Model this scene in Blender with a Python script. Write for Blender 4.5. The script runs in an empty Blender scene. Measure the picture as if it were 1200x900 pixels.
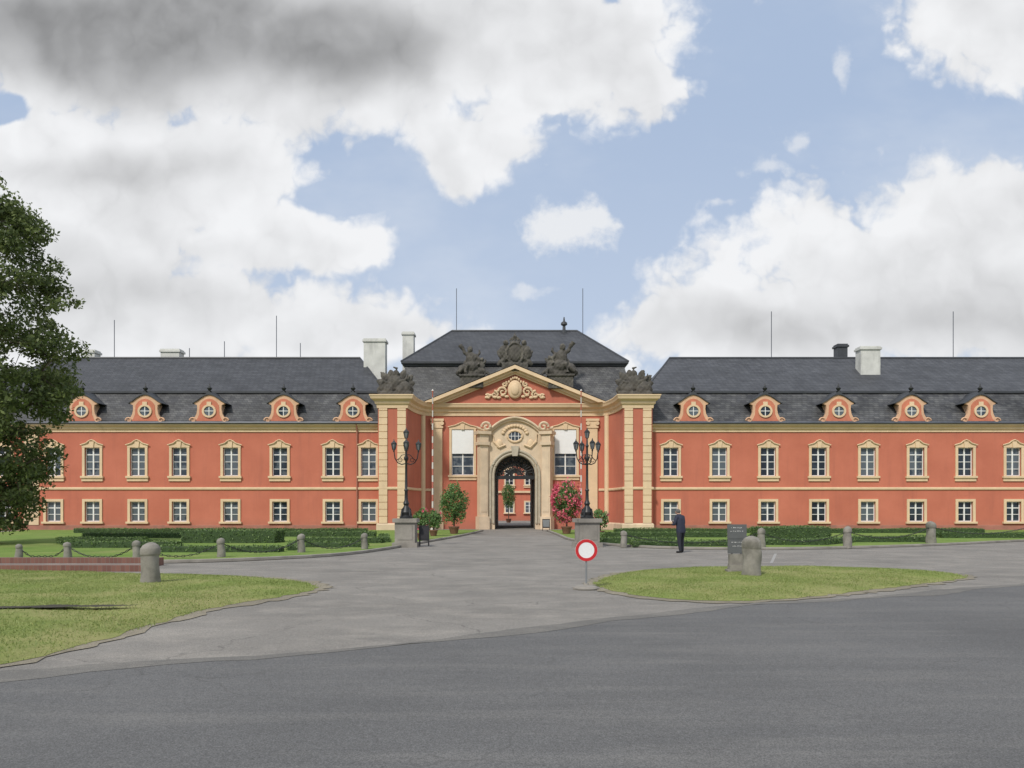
import bpy, bmesh, math, random
import numpy as np
from mathutils import Vector, Matrix
random.seed(4); RNG=np.random.default_rng(7)
F=870.0; HZ=597.0; CH=1.7
def GD(py): return F*CH/(py-HZ)
def GP(px,py):
    d=GD(py); return ((px-600)/F*d,d)
def PX(px,d): return (px-600)/F*d
def PZ(py,d): return CH+(HZ-py)/F*d
scene=bpy.context.scene; COL=scene.collection
scene.view_settings.view_transform='Standard'; scene.view_settings.look='None'; scene.view_settings.exposure=0

# ---------------------------------------------------------------- materials
def newmat(name):
    m=bpy.data.materials.new(name); m.use_nodes=True
    nt=m.node_tree; b=nt.nodes['Principled BSDF']; return m,nt,b
def N(nt,t,**k):
    n=nt.nodes.new(t)
    for a,v in k.items(): setattr(n,a,v)
    return n
def noise(nt,scale,detail=4,rough=0.55,vec=None,dim='3D'):
    n=N(nt,'ShaderNodeTexNoise',noise_dimensions=dim); n.inputs['Scale'].default_value=scale; n.inputs['Detail'].default_value=detail
    n.inputs['Roughness'].default_value=rough
    if vec is not None: nt.links.new(vec,n.inputs['Vector'])
    return n.outputs['Fac']
def ramp(nt,fac,stops):
    r=N(nt,'ShaderNodeValToRGB'); e=r.color_ramp.elements
    while len(e)<len(stops): e.new(0.5)
    for i,(p,c) in enumerate(stops):
        e[i].position=p; e[i].color=(*c,1) if len(c)==3 else c
    nt.links.new(fac,r.inputs['Fac']); return r.outputs['Color']
def mix(nt,a,b,fac,mode='MIX'):
    m=N(nt,'ShaderNodeMix',data_type='RGBA',blend_type=mode)
    for s,v in ((m.inputs[0],fac),(m.inputs[6],a),(m.inputs[7],b)):
        if hasattr(v,'is_linked') or hasattr(v,'links'): nt.links.new(v,s)
        elif isinstance(v,(int,float)): s.default_value=v
        else: s.default_value=(*v,1)
    return m.outputs[2]
def mth(nt,op,a,b=None,c=None,clamp=False):
    m=N(nt,'ShaderNodeMath',operation=op); m.use_clamp=clamp
    for i,v in enumerate((a,b,c)):
        if v is None: continue
        if hasattr(v,'links'): nt.links.new(v,m.inputs[i])
        else: m.inputs[i].default_value=v
    return m.outputs[0]
def sstep(nt,v,a,b,o0=0,o1=1):
    m=N(nt,'ShaderNodeMapRange',interpolation_type='SMOOTHSTEP')
    nt.links.new(v,m.inputs[0]); m.inputs[1].default_value=a; m.inputs[2].default_value=b
    m.inputs[3].default_value=o0; m.inputs[4].default_value=o1
    return m.outputs[0]
def worldpos(nt): return N(nt,'ShaderNodeNewGeometry').outputs['Position']
def scalev(nt,v,s):
    m=N(nt,'ShaderNodeVectorMath',operation='MULTIPLY'); nt.links.new(v,m.inputs[0]); m.inputs[1].default_value=s
    return m.outputs[0]
def bump(nt,b,h,st=0.3,dist=0.02):
    n=N(nt,'ShaderNodeBump'); n.inputs['Strength'].default_value=st; n.inputs['Distance'].default_value=dist
    nt.links.new(h,n.inputs['Height']); nt.links.new(n.outputs[0],b.inputs['Normal'])
def varmat(name,col,var=0.15,scale=2.0,rough=0.8,fine=30,bst=0.15,metal=0,dirt=None,dirtamt=0.3,streak=False):
    m,nt,b=newmat(name); p=worldpos(nt)
    n1=noise(nt,scale,4,0.6,p); n2=noise(nt,fine,3,0.6,p)
    lo=tuple(c*(1-var) for c in col); hi=tuple(min(1,c*(1+var)) for c in col)
    c=ramp(nt,n1,[(0.3,lo),(0.7,hi)])
    f=ramp(nt,n2,[(0.25,(0.86,0.86,0.86)),(0.75,(1,1,1))])
    c=mix(nt,c,f,1.0,'MULTIPLY')
    if dirt:
        vv=scalev(nt,p,(1.3,1.3,0.22) if streak else (1,1,1))
        n3=noise(nt,1.1,5,0.65,vv); d=sstep(nt,n3,0.5,0.75,0,dirtamt); c=mix(nt,c,dirt,d)
    nt.links.new(c,b.inputs['Base Color']); b.inputs['Roughness'].default_value=rough; b.inputs['Metallic'].default_value=metal
    bump(nt,b,n2,bst,0.01); return m
def wallmat():
    m,nt,b=newmat('red_plaster'); p=worldpos(nt)
    n1=noise(nt,0.35,5,0.6,p); n2=noise(nt,25,3,0.6,p)
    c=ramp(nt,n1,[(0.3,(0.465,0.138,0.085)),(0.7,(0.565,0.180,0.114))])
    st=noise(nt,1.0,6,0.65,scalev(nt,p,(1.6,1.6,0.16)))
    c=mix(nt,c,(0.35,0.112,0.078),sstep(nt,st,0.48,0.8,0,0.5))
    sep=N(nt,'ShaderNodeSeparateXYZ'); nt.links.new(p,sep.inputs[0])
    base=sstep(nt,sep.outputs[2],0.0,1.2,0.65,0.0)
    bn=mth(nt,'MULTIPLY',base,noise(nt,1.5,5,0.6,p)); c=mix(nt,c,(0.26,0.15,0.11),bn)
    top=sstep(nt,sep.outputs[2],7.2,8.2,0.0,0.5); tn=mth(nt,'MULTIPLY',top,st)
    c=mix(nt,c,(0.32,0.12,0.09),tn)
    nt.links.new(c,b.inputs['Base Color']); b.inputs['Roughness'].default_value=0.9; bump(nt,b,n2,0.12,0.01); return m
M={}
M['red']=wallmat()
M['cream']=varmat('cream_plaster',(0.76,0.57,0.37),0.08,1.0,0.85,dirt=(0.48,0.36,0.24),dirtamt=0.4,streak=True)
M['stonecream']=varmat('portal_sandstone',(0.70,0.55,0.39),0.12,1.2,0.85,dirt=(0.36,0.30,0.22),dirtamt=0.45,streak=True)
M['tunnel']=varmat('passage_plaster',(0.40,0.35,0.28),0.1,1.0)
M['white']=varmat('white_paint',(0.84,0.84,0.82),0.04,3,0.5)
M['blind']=varmat('white_blind',(0.86,0.87,0.87),0.03,3,0.6)
M['chimney']=varmat('chimney_plaster',(0.62,0.62,0.59),0.12,1.5,dirt=(0.25,0.25,0.24),dirtamt=0.5,streak=True)
M['lead']=varmat('lead_sheet',(0.05,0.054,0.062),0.2,1,0.5)
M['gutter']=varmat('zinc_gutter',(0.10,0.11,0.14),0.2,1,0.45)
M['iron']=varmat('black_iron',(0.018,0.019,0.02),0.2,4,0.45)
M['statue']=varmat('weathered_stone',(0.085,0.078,0.068),0.4,2.5,0.9,dirt=(0.24,0.22,0.18),dirtamt=0.5,bst=0.4)
M['granite']=varmat('granite',(0.25,0.235,0.205),0.25,4,0.9,fine=60,bst=0.5,dirt=(0.09,0.085,0.07),dirtamt=0.75)
M['kerb']=varmat('kerb_stone',(0.28,0.26,0.23),0.2,1.5,0.9,fine=40,dirt=(0.13,0.12,0.1),dirtamt=0.6)
M['bark']=varmat('bark',(0.09,0.07,0.05),0.35,5,0.95,bst=0.6)
M['pot']=varmat('terracotta_pot',(0.22,0.11,0.07),0.2,4)
M['greymetal']=varmat('grey_metal',(0.22,0.23,0.24),0.12,3,0.5)
M['signgrey']=varmat('sign_panel_grey',(0.11,0.115,0.12),0.12,3,0.7)
M['darktext']=varmat('dark_lettering',(0.03,0.03,0.035),0.1,3)
M['signwhite']=varmat('sign_white',(0.80,0.80,0.80),0.03,3,0.4)
M['signred']=varmat('sign_red',(0.55,0.02,0.025),0.05,3,0.4)
M['darkstrip']=varmat('dark_strip_brown',(0.05,0.045,0.03),0.3,5,1.0,bst=0.5)
M['navy']=varmat('navy_cloth',(0.022,0.027,0.05),0.2,8)
M['trouser']=varmat('dark_cloth',(0.018,0.02,0.03),0.2,8)
M['skin']=varmat('skin',(0.42,0.25,0.18),0.06,8,0.6)
M['hair']=varmat('grey_hair',(0.12,0.11,0.10),0.2,20)
M['shoe']=varmat('shoe_leather',(0.015,0.014,0.014),0.1,5,0.5)
M['paint']=varmat('road_paint',(0.33,0.325,0.31),0.25,4)
def polemat():
    m,nt,b=newmat('banded_pole_paint'); p=worldpos(nt); sp=N(nt,'ShaderNodeSeparateXYZ'); nt.links.new(p,sp.inputs[0])
    s=mth(nt,'FRACT',mth(nt,'MULTIPLY',sp.outputs[2],1.1)); f=mth(nt,'GREATER_THAN',s,.5)
    nt.links.new(mix(nt,(0.66,0.62,0.58),(0.50,0.16,0.12),f),b.inputs['Base Color']); return m
M['poleW']=polemat()
def roofmat(name,dark,light,mott):
    m,nt,b=newmat(name); p=worldpos(nt)
    sp=N(nt,'ShaderNodeSeparateXYZ'); nt.links.new(p,sp.inputs[0])
    cb=N(nt,'ShaderNodeCombineXYZ'); nt.links.new(mth(nt,'ADD',sp.outputs[0],sp.outputs[1]),cb.inputs[0]); nt.links.new(mth(nt,'MULTIPLY',sp.outputs[2],1.3),cb.inputs[1])
    br=N(nt,'ShaderNodeTexBrick'); nt.links.new(cb.outputs[0],br.inputs['Vector'])
    br.inputs['Scale'].default_value=1.0; br.inputs['Brick Width'].default_value=0.42; br.inputs['Row Height'].default_value=0.24
    br.inputs['Mortar Size'].default_value=0.018; br.inputs['Color1'].default_value=(*dark,1); br.inputs['Color2'].default_value=(*light,1)
    br.inputs['Mortar'].default_value=(dark[0]*.4,dark[1]*.4,dark[2]*.4,1); br.inputs['Mortar Smooth'].default_value=0.3
    n=noise(nt,0.5,6,0.7,scalev(nt,p,(1,1,2)))
    c=mix(nt,br.outputs['Color'],ramp(nt,n,[(0.3,(1-mott,)*3),(0.7,(1+mott*0.9,)*3)]),1.0,'MULTIPLY')
    n3=noise(nt,5,4,0.7,p); c=mix(nt,c,(0.15,0.155,0.145),sstep(nt,n3,0.55,0.8,0,0.7*mott))
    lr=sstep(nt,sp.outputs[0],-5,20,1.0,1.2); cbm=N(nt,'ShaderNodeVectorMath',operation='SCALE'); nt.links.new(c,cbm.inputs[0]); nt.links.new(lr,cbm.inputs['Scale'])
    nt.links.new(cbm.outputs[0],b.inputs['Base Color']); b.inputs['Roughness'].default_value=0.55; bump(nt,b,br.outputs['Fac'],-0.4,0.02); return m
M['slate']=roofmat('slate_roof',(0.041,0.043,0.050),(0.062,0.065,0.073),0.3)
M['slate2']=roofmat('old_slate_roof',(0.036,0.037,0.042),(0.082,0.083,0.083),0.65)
def glassmat():
    m,nt,b=newmat('window_glass'); oi=N(nt,'ShaderNodeObjectInfo'); p=worldpos(nt)
    n=noise(nt,1.7,2,0.5,p)
    a=mth(nt,'ADD',oi.outputs['Random'],n); c=ramp(nt,a,[(0.5,(0.012,0.017,0.026)),(0.95,(0.04,0.055,0.075)),(1.25,(0.10,0.12,0.14))])
    nt.links.new(c,b.inputs['Base Color']); b.inputs['Roughness'].default_value=0.06; b.inputs['Specular IOR Level'].default_value=0.45
    bump(nt,b,n,0.05,0.05); return m
M['glass']=glassmat()
m,nt,b=newmat('lantern_glass'); b.inputs['Roughness'].default_value=0.1
nt.links.new(ramp(nt,noise(nt,6,2,0.5,worldpos(nt)),[(0.3,(0.08,0.09,0.10)),(0.7,(0.20,0.21,0.22))]),b.inputs['Base Color']); M['lglass']=m
def leafmat(name,dark,light,trans=0.25):
    m,nt,b=newmat(name); p=worldpos(nt); g=N(nt,'ShaderNodeNewGeometry')
    n=noise(nt,0.9,3,0.6,p); a=mth(nt,'ADD',mth(nt,'MULTIPLY',g.outputs['Random Per Island'],0.5),mth(nt,'MULTIPLY',n,0.7))
    c=ramp(nt,a,[(0.25,dark),(0.9,light)])
    nt.links.new(c,b.inputs['Base Color']); b.inputs['Roughness'].default_value=0.55
    t=N(nt,'ShaderNodeBsdfTranslucent'); nt.links.new(c,t.inputs[0])
    ms=N(nt,'ShaderNodeMixShader'); ms.inputs[0].default_value=trans
    nt.links.new(b.outputs[0],ms.inputs[1]); nt.links.new(t.outputs[0],ms.inputs[2])
    nt.links.new(ms.outputs[0],nt.nodes['Material Output'].inputs[0]); return m
M['leaf']=leafmat('tree_leaves',(0.045,0.075,0.022),(0.20,0.25,0.08),0.4)
M['box']=leafmat('boxwood_leaves',(0.045,0.095,0.024),(0.16,0.245,0.07),0.15)
M['shrub']=leafmat('shrub_leaves',(0.05,0.12,0.035),(0.18,0.30,0.09),0.2)
M['flower']=leafmat('pink_flowers',(0.62,0.05,0.12),(0.80,0.22,0.28),0.2)
M['blade']=leafmat('grass_blades',(0.135,0.20,0.04),(0.34,0.39,0.13),0.3)
def grassmat(name,g1,g2,dry,da,dens=0.48):
    m,nt,b=newmat(name); p=worldpos(nt)
    n1=noise(nt,0.7,6,0.65,p); n2=noise(nt,14,5,0.75,p); n3=noise(nt,0.28,5,0.7,p); n4=noise(nt,70,3,0.7,p)
    c=ramp(nt,n1,[(0.3,g1),(0.7,g2)])
    c=mix(nt,c,dry,sstep(nt,n3,dens-0.1,dens+0.17,0,da))
    c=mix(nt,c,(0.19,0.16,0.10),sstep(nt,n2,0.58,0.75,0,0.35))
    c=mix(nt,c,ramp(nt,n4,[(0.3,(0.7,)*3),(0.7,(1.15,)*3)]),1.0,'MULTIPLY')
    nt.links.new(c,b.inputs['Base Color']); b.inputs['Roughness'].default_value=0.95
    b.inputs['Specular IOR Level'].default_value=0.1
    bump(nt,b,mth(nt,'ADD',n2,n4),0.6,0.03); return m
M['grass']=grassmat('short_grass',(0.165,0.235,0.055),(0.26,0.305,0.095),(0.39,0.35,0.17),0.7)
M['lawn']=grassmat('green_lawn',(0.14,0.235,0.055),(0.23,0.315,0.085),(0.33,0.31,0.14),0.45,0.55)
def asphalt(name,c1,c2,warm,crack=0.5,spk=1.0,lam=(0.5,1,1)):
    m,nt,b=newmat(name); p=worldpos(nt)
    n1=noise(nt,0.35,5,0.6,p); n2=noise(nt,85,3,0.7,p); n3=noise(nt,2.2,6,0.7,scalev(nt,p,lam))
    n5=noise(nt,24,4,0.7,p)
    c=ramp(nt,n1,[(0.3,c1),(0.7,c2)])
    c=mix(nt,c,warm,sstep(nt,n3,0.42,0.75,0,0.6))
    c=mix(nt,c,ramp(nt,n2,[(0.32,(1-0.42*spk,)*3),(0.5,(1,)*3),(0.68,(1+0.5*spk,)*3)]),1.0,'MULTIPLY')
    c=mix(nt,c,ramp(nt,n5,[(0.35,(0.90,)*3),(0.65,(1.1,)*3)]),1.0,'MULTIPLY')
    v=N(nt,'ShaderNodeTexVoronoi',feature='DISTANCE_TO_EDGE',voronoi_dimensions='2D'); v.inputs['Scale'].default_value=0.33
    w=N(nt,'ShaderNodeVectorMath',operation='ADD'); nt.links.new(p,w.inputs[0])
    nn=N(nt,'ShaderNodeTexNoise',noise_dimensions='2D'); nn.inputs['Scale'].default_value=1.4; nn.inputs['Detail'].default_value=6; nt.links.new(p,nn.inputs['Vector'])
    nt.links.new(nn.outputs['Color'],w.inputs[1]); nt.links.new(w.outputs[0],v.inputs['Vector'])
    cr=sstep(nt,v.outputs['Distance'],0.0,0.012,crack,0.0)
    cr=mth(nt,'MULTIPLY',cr,sstep(nt,n1,0.45,0.6))
    c=mix(nt,c,(0.05,0.048,0.045),cr)
    nt.links.new(c,b.inputs['Base Color']); b.inputs['Roughness'].default_value=0.9; b.inputs['Specular IOR Level'].default_value=0.2
    bump(nt,b,n2,0.4,0.01); return m
M['road']=asphalt('road_asphalt',(0.108,0.1085,0.109),(0.142,0.142,0.1415),(0.185,0.181,0.173),0.3,1.0,(0.10,0.7,1))
M['edge']=asphalt('worn_asphalt_edge',(0.13,0.127,0.12),(0.18,0.173,0.16),(0.24,0.225,0.20),0.2,1.0,(0.4,1,1))
M['drive']=asphalt('driveway_asphalt',(0.170,0.162,0.149),(0.250,0.236,0.216),(0.34,0.315,0.28),0.5,0.8,(0.35,0.6,1))
M['verge']=asphalt('gritty_verge',(0.20,0.18,0.14),(0.29,0.26,0.20),(0.15,0.125,0.09),0.0,1.0)
m,nt,b=newmat('red_brick'); p=worldpos(nt)
br=N(nt,'ShaderNodeTexBrick'); nt.links.new(p,br.inputs['Vector']); br.inputs['Scale'].default_value=4
br.inputs['Color1'].default_value=(0.21,0.10,0.075,1); br.inputs['Color2'].default_value=(0.15,0.07,0.055,1); br.inputs['Mortar'].default_value=(0.17,0.15,0.12,1)
nt.links.new(br.outputs['Color'],b.inputs['Base Color']); b.inputs['Roughness'].default_value=0.9; M['brick']=m

# ---------------------------------------------------------------- mesh builder
class MB:
    def __init__(s): s.v=[]; s.f=[]; s.m=[]; s.mi=0
    def add(s,vs,fs):
        o=len(s.v); s.v+= [tuple(v) for v in vs]; s.f+=[tuple(i+o for i in f) for f in fs]; s.m+=[s.mi]*len(fs); return s
    def quad(s,*p): return s.add(p,[tuple(range(len(p)))])
    def box(s,x0,x1,y0,y1,z0,z1):
        return s.add([(x0,y0,z0),(x1,y0,z0),(x1,y1,z0),(x0,y1,z0),(x0,y0,z1),(x1,y0,z1),(x1,y1,z1),(x0,y1,z1)],
          [(0,3,2,1),(4,5,6,7),(0,1,5,4),(1,2,6,5),(2,3,7,6),(3,0,4,7)])
    def obox(s,c,h,M_):
        vs=[Vector(c)+M_@Vector((a*h[0],b*h[1],d*h[2])) for a,b,d in ((-1,-1,-1),(1,-1,-1),(1,1,-1),(-1,1,-1),(-1,-1,1),(1,-1,1),(1,1,1),(-1,1,1))]
        return s.add(vs,[(0,3,2,1),(4,5,6,7),(0,1,5,4),(1,2,6,5),(2,3,7,6),(3,0,4,7)])
    def prism(s,poly,y0,y1):
        n=len(poly); vs=[(x,y0,z) for x,z in poly]+[(x,y1,z) for x,z in poly]
        return s.add(vs,[tuple(range(n)),tuple(range(2*n-1,n-1,-1))]+[(i,i+n,(i+1)%n+n,(i+1)%n) for i in range(n)])
    def lathe(s,prof,c=(0,0,0),n=16,sx=1,sy=1):
        vs=[];fs=[]
        for r,z in prof:
            for i in range(n):
                a=2*math.pi*i/n; vs.append((c[0]+r*sx*math.cos(a),c[1]+r*sy*math.sin(a),c[2]+z))
        for k in range(len(prof)-1):
            for i in range(n):
                j=(i+1)%n; fs.append((k*n+i,k*n+j,(k+1)*n+j,(k+1)*n+i))
        fs.append(tuple(range(n-1,-1,-1))); fs.append(tuple((len(prof)-1)*n+i for i in range(n)))
        return s.add(vs,fs)
    def tube(s,path,rad,n=8):
        path=[Vector(p) for p in path]
        if not hasattr(rad,'__len__'): rad=[rad]*len(path)
        vs=[];fs=[]
        for i,p in enumerate(path):
            d=(path[min(i+1,len(path)-1)]-path[max(i-1,0)]).normalized()
            u=d.cross(Vector((0,0,1))) if abs(d.z)<0.9 else d.cross(Vector((0,1,0)))
            u.normalize(); w=d.cross(u)
            for k in range(n):
                a=2*math.pi*k/n; vs.append(p+(u*math.cos(a)+w*math.sin(a))*rad[i])
        for i in range(len(path)-1):
            for k in range(n):
                j=(k+1)%n; fs.append((i*n+k,i*n+j,(i+1)*n+j,(i+1)*n+k))
        fs.append(tuple(range(n-1,-1,-1))); fs.append(tuple((len(path)-1)*n+k for k in range(n)))
        return s.add(vs,fs)
    def ell(s,c,r,n=10,m=7,R=None):
        vs=[];fs=[]
        for i in range(1,m):
            t=math.pi*i/m
            for k in range(n):
                a=2*math.pi*k/n; vs.append(Vector((r[0]*math.sin(t)*math.cos(a),r[1]*math.sin(t)*math.sin(a),r[2]*math.cos(t))))
        vs.append(Vector((0,0,r[2]))); vs.append(Vector((0,0,-r[2])))
        if R is not None: vs=[R@v for v in vs]
        vs=[v+Vector(c) for v in vs]; T=len(vs)-2
        for i in range(m-2):
            for k in range(n):
                j=(k+1)%n; fs.append((i*n+k,(i+1)*n+k,(i+1)*n+j,i*n+j))
        for k in range(n):
            j=(k+1)%n; fs.append((T,k,j)); fs.append((T+1,(m-2)*n+j,(m-2)*n+k))
        return s.add(vs,fs)
    def sweep(s,path,prof):
        P=[Vector((a,b)) for a,b in path]; n=len(P); offs=[]
        for i in range(n):
            ns=[]
            if i>0: d=(P[i]-P[i-1]).normalized(); ns.append(Vector((d.y,-d.x)))
            if i<n-1: d=(P[i+1]-P[i]).normalized(); ns.append(Vector((d.y,-d.x)))
            if len(ns)==2:
                a=(ns[0]+ns[1]).normalized(); a=a/max(0.35,a.dot(ns[0]))
            else: a=ns[0]
            offs.append(a)
        k=len(prof); vs=[(P[i].x+offs[i].x*o,P[i].y+offs[i].y*o,z) for i in range(n) for o,z in prof]
        fs=[(i*k+j,(i+1)*k+j,(i+1)*k+j+1,i*k+j+1) for i in range(n-1) for j in range(k-1)]
        fs.append(tuple(range(k-1,-1,-1))); fs.append(tuple((n-1)*k+j for j in range(k)))
        return s.add(vs,fs)
    def mesh(s,name,mats,smooth=False,fix=True):
        me=bpy.data.meshes.new(name); me.from_pydata(s.v,[],s.f)
        for m in (mats if isinstance(mats,(list,tuple)) else [mats]): me.materials.append(m)
        me.polygons.foreach_set('material_index',s.m)
        if fix:
            bm=bmesh.new(); bm.from_mesh(me); bmesh.ops.recalc_face_normals(bm,faces=bm.faces); bm.to_mesh(me); bm.free()
        if smooth:
            me.polygons.foreach_set('use_smooth',[True]*len(me.polygons))
            try: me.set_sharp_from_angle(angle=math.radians(40))
            except Exception: pass
        me.update(); return me
WL={}
def setup(o,loc,parent=None,rot=0,label=None,cat=None,group=None,kind=None):
    COL.objects.link(o); loc=Vector(loc); WL[o.name]=loc
    if parent is not None: o.parent=parent; o.location=loc-WL[parent.name]
    else: o.location=loc
    o.rotation_euler[2]=rot
    if label: o['label']=label
    if cat: o['category']=cat
    if group: o['group']=group
    if kind: o['kind']=kind
    return o
def obj(name,me,loc=(0,0,0),parent=None,**k):
    return setup(bpy.data.objects.new(name,me),loc,parent,**k)
def empty(name,loc,**k):
    o=bpy.data.objects.new(name,None); o.empty_display_size=0.3; return setup(o,loc,**k)
def clone(root,loc,rot=0,scale=1,label=None):
    def cp(o,par):
        c=o.copy()
        COL.objects.link(c)
        if par is not None: c.parent=par
        for ch in list(o.children): cp(ch,c)
        return c
    r=cp(root,None); r.location=loc; r.rotation_euler[2]=rot
    r.scale=(scale,)*3 if not hasattr(scale,'__len__') else scale
    if label: r['label']=label
    return r
def baked(o):
    dg=bpy.context.evaluated_depsgraph_get(); dg.update()
    me=bpy.data.meshes.new_from_object(o.evaluated_get(dg)); o.modifiers.clear(); o.data=me; return o

# ---------------------------------------------------------------- setting
CX=0.25
me=MB().quad((-2500,-2500,0),(2500,-2500,0),(2500,2500,0),(-2500,2500,0)).mesh('ground',M['lawn'],fix=False); obj('ground',me,kind='structure')
me=MB().quad((-70,-12,.004),(90,-12,.004),(90,63.9,.004),(-70,63.9,.004)).mesh('driveway',M['drive'],fix=False); obj('driveway',me,kind='structure')
me=MB().quad((-30,63.9,.006),(30,63.9,.006),(30,118,.006),(-30,118,.006)).mesh('courtyard_paving',M['drive'],fix=False); obj('courtyard_paving',me,kind='structure')
def smooth_poly(pts,it=2):
    for _ in range(it):
        q=[]
        for i in range(len(pts)):
            a=pts[i];b=pts[(i+1)%len(pts)]
            q.append((a[0]*.75+b[0]*.25,a[1]*.75+b[1]*.25)); q.append((a[0]*.25+b[0]*.75,a[1]*.25+b[1]*.75))
        pts=q
    return pts
def smooth_line(pts,it=2):
    for _ in range(it):
        q=[pts[0]]
        for a,b in zip(pts,pts[1:]):
            q.append((a[0]*.75+b[0]*.25,a[1]*.75+b[1]*.25)); q.append((a[0]*.25+b[0]*.75,a[1]*.25+b[1]*.75))
        q.append(pts[-1]); pts=q
    return pts
far=[(-60,-2),(-25,4.2)]+[GP(*p) for p in ((0,793),(130,781),(330,768),(500,755),(620,738),(740,722),(850,711),(1000,703),(1200,684))]+[(22,21.5),(90,44)]
far=smooth_line(far,2)
def jline(pts,a,seg=.25):
    out=[]
    for p,q in zip(pts,pts[1:]):
        p=Vector(p);q=Vector(q); n=max(1,min(60,int((q-p).length/seg)))
        for k in range(n):
            r=p.lerp(q,k/n); out.append((r.x,r.y+random.uniform(-a,a)))
    out.append(tuple(pts[-1])); return out
farj=jline(far,.025)
me=MB().quad(*[(x,y,.0085) for x,y in [(-60,-14),(90,-14)]+farj[::-1]]).mesh('road',M['road'],fix=False); obj('road',me,kind='structure')
mb=MB(); k1=[.22+.16*math.sin(x*.9)+.1*math.sin(x*2.3+1)+random.uniform(-.04,.04) for x,_ in farj]; k2=[.12+.08*math.sin(x*1.3+2)+random.uniform(-.04,.04) for x,_ in farj]
for i in range(len(farj)-1):
    (a,b),(c,d)=farj[i],farj[i+1]; mb.quad((a,b-k1[i],.012),(c,d-k1[i+1],.012),(c,d+k2[i+1],.012),(a,b+k2[i],.012))
obj('road_edge',mb.mesh('road_edge',M['edge'],fix=False),kind='structure')

def fillpoly(name,poly,mat,z,dome=0.0):
    bm=bmesh.new(); vs=[bm.verts.new((x,y,0)) for x,y in poly]
    es=[bm.edges.new((vs[i],vs[(i+1)%len(vs)])) for i in range(len(vs))]
    bmesh.ops.triangle_fill(bm,use_beauty=True,edges=es)
    if dome>0:
        for _ in range(4): bmesh.ops.subdivide_edges(bm,edges=[e for e in bm.edges if e.calc_length()>0.5],cuts=1); bmesh.ops.triangulate(bm,faces=bm.faces)
    P=np.array(poly); Q=np.roll(P,-1,0)
    for v in bm.verts:
        if dome>0:
            p=np.array(v.co[:2]); d=Q-P; t=np.clip(((p-P)*d).sum(1)/(d*d).sum(1),0,1); dist=np.sqrt((((P+d*t[:,None])-p)**2).sum(1)).min()
            v.co.z=z+dome*(1-math.exp(-dist/0.35))+ (0.02*math.sin(v.co.x*2.1)*math.sin(v.co.y*1.7) if dist>0.3 else 0)
        else: v.co.z=z
    for f in bm.faces:
        if f.normal.z<0: f.normal_flip()
    me=bpy.data.meshes.new(name); bm.to_mesh(me); bm.free(); me.materials.append(mat)
    me.polygons.foreach_set('use_smooth',[True]*len(me.polygons))
    return obj(name,me,kind='structure')
def jitter(poly,a,seg=0.18):
    out=[]
    for i in range(len(poly)):
        p=Vector(poly[i]);q=Vector(poly[(i+1)%len(poly)]); n=max(1,int((q-p).length/seg))
        for k in range(n):
            r=p.lerp(q,k/n); out.append((r.x+random.uniform(-a,a),r.y+random.uniform(-a,a)))
    return out
def grow(poly,g):
    P=[Vector(p) for p in poly]; c=sum(P,Vector((0,0)))/len(P); return [tuple(p+(p-c).normalized()*g) for p in P]
li=[GP(*p) for p in ((-160,668),(0,669),(150,673),(280,676),(355,682),(377,689),(340,699),(250,712),(190,730),(100,757),(0,782),(-150,800))]
li=smooth_poly(li,2)
ri=[GP(*p) for p in ((694,683),(730,671),(820,665.5),(960,665),(1080,669),(1142,676),(1100,683),(1020,692),(930,703),(840,706),(760,701),(705,691))]
ri=smooth_poly(ri,2)
for p in (li,ri):
    fillpoly('verge_gravel',jitter(grow(p,0.3),0.12),M['verge'],0.0145)
    fillpoly('grass_island',jitter(p,0.08),M['grass'],0.019,0.07)
LE=smooth_line([GP(*p) for p in ((-500,662),(0,661),(190,661),(300,657.5),(400,652),(455,644.5),(500,636),(545,628),(566,622.5))],2)
RE=smooth_line([GP(*p) for p in ((641,622.5),(655,628),(668,634.5),(745,643),(900,645.5),(1080,641),(1200,634.5),(1400,627))],2)
lawnL=LE+[(LE[-1][0],59.7),(LE[0][0]-10,59.7)]
lawnR=[(RE[0][0],59.7)]+RE+[(RE[-1][0],59.7)]
fillpoly('lawn',lawnL,M['lawn'],0.06); fillpoly('lawn',lawnR,M['lawn'],0.06)
for e in (LE,RE):
    mb=MB(); mb.sweep(e,[(-0.12,0.02),(0.03,0.02),(0.03,0.10),(0.01,0.115),(-0.12,0.115)])
    obj('kerb',mb.mesh('kerb',M['kerb']),kind='structure')
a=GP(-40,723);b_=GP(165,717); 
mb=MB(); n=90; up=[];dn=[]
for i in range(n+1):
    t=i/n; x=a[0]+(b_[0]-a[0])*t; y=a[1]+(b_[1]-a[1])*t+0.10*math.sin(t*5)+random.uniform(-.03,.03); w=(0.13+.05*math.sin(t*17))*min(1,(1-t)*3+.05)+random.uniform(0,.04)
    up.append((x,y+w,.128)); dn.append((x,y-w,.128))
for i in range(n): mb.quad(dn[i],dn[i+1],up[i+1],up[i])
obj('dark_strip',mb.mesh('dark_strip',M['darkstrip']),kind='structure')  # thin, uneven dark brown band laid over the left grass island
x,y=GP(904,660); x2,y2=GP(909,649)
obj('painted_line',MB().quad((x-.05,y,.009),(x+.05,y,.009),(x2+.05,y2,.009),(x2-.05,y2,.009)).mesh('painted_line',M['paint'],fix=False),kind='structure')
def inpoly(P,x,y):
    P=np.array(P); ins=np.zeros(len(x),bool)
    for i in range(len(P)):
        x1,y1=P[i];x2,y2=P[i-1]; c=((y1>y)!=(y2>y)); 
        with np.errstate(divide='ignore',invalid='ignore'): c&=x<(x2-x1)*(y-y1)/(y2-y1)+x1
        ins^=c
    return ins
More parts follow.
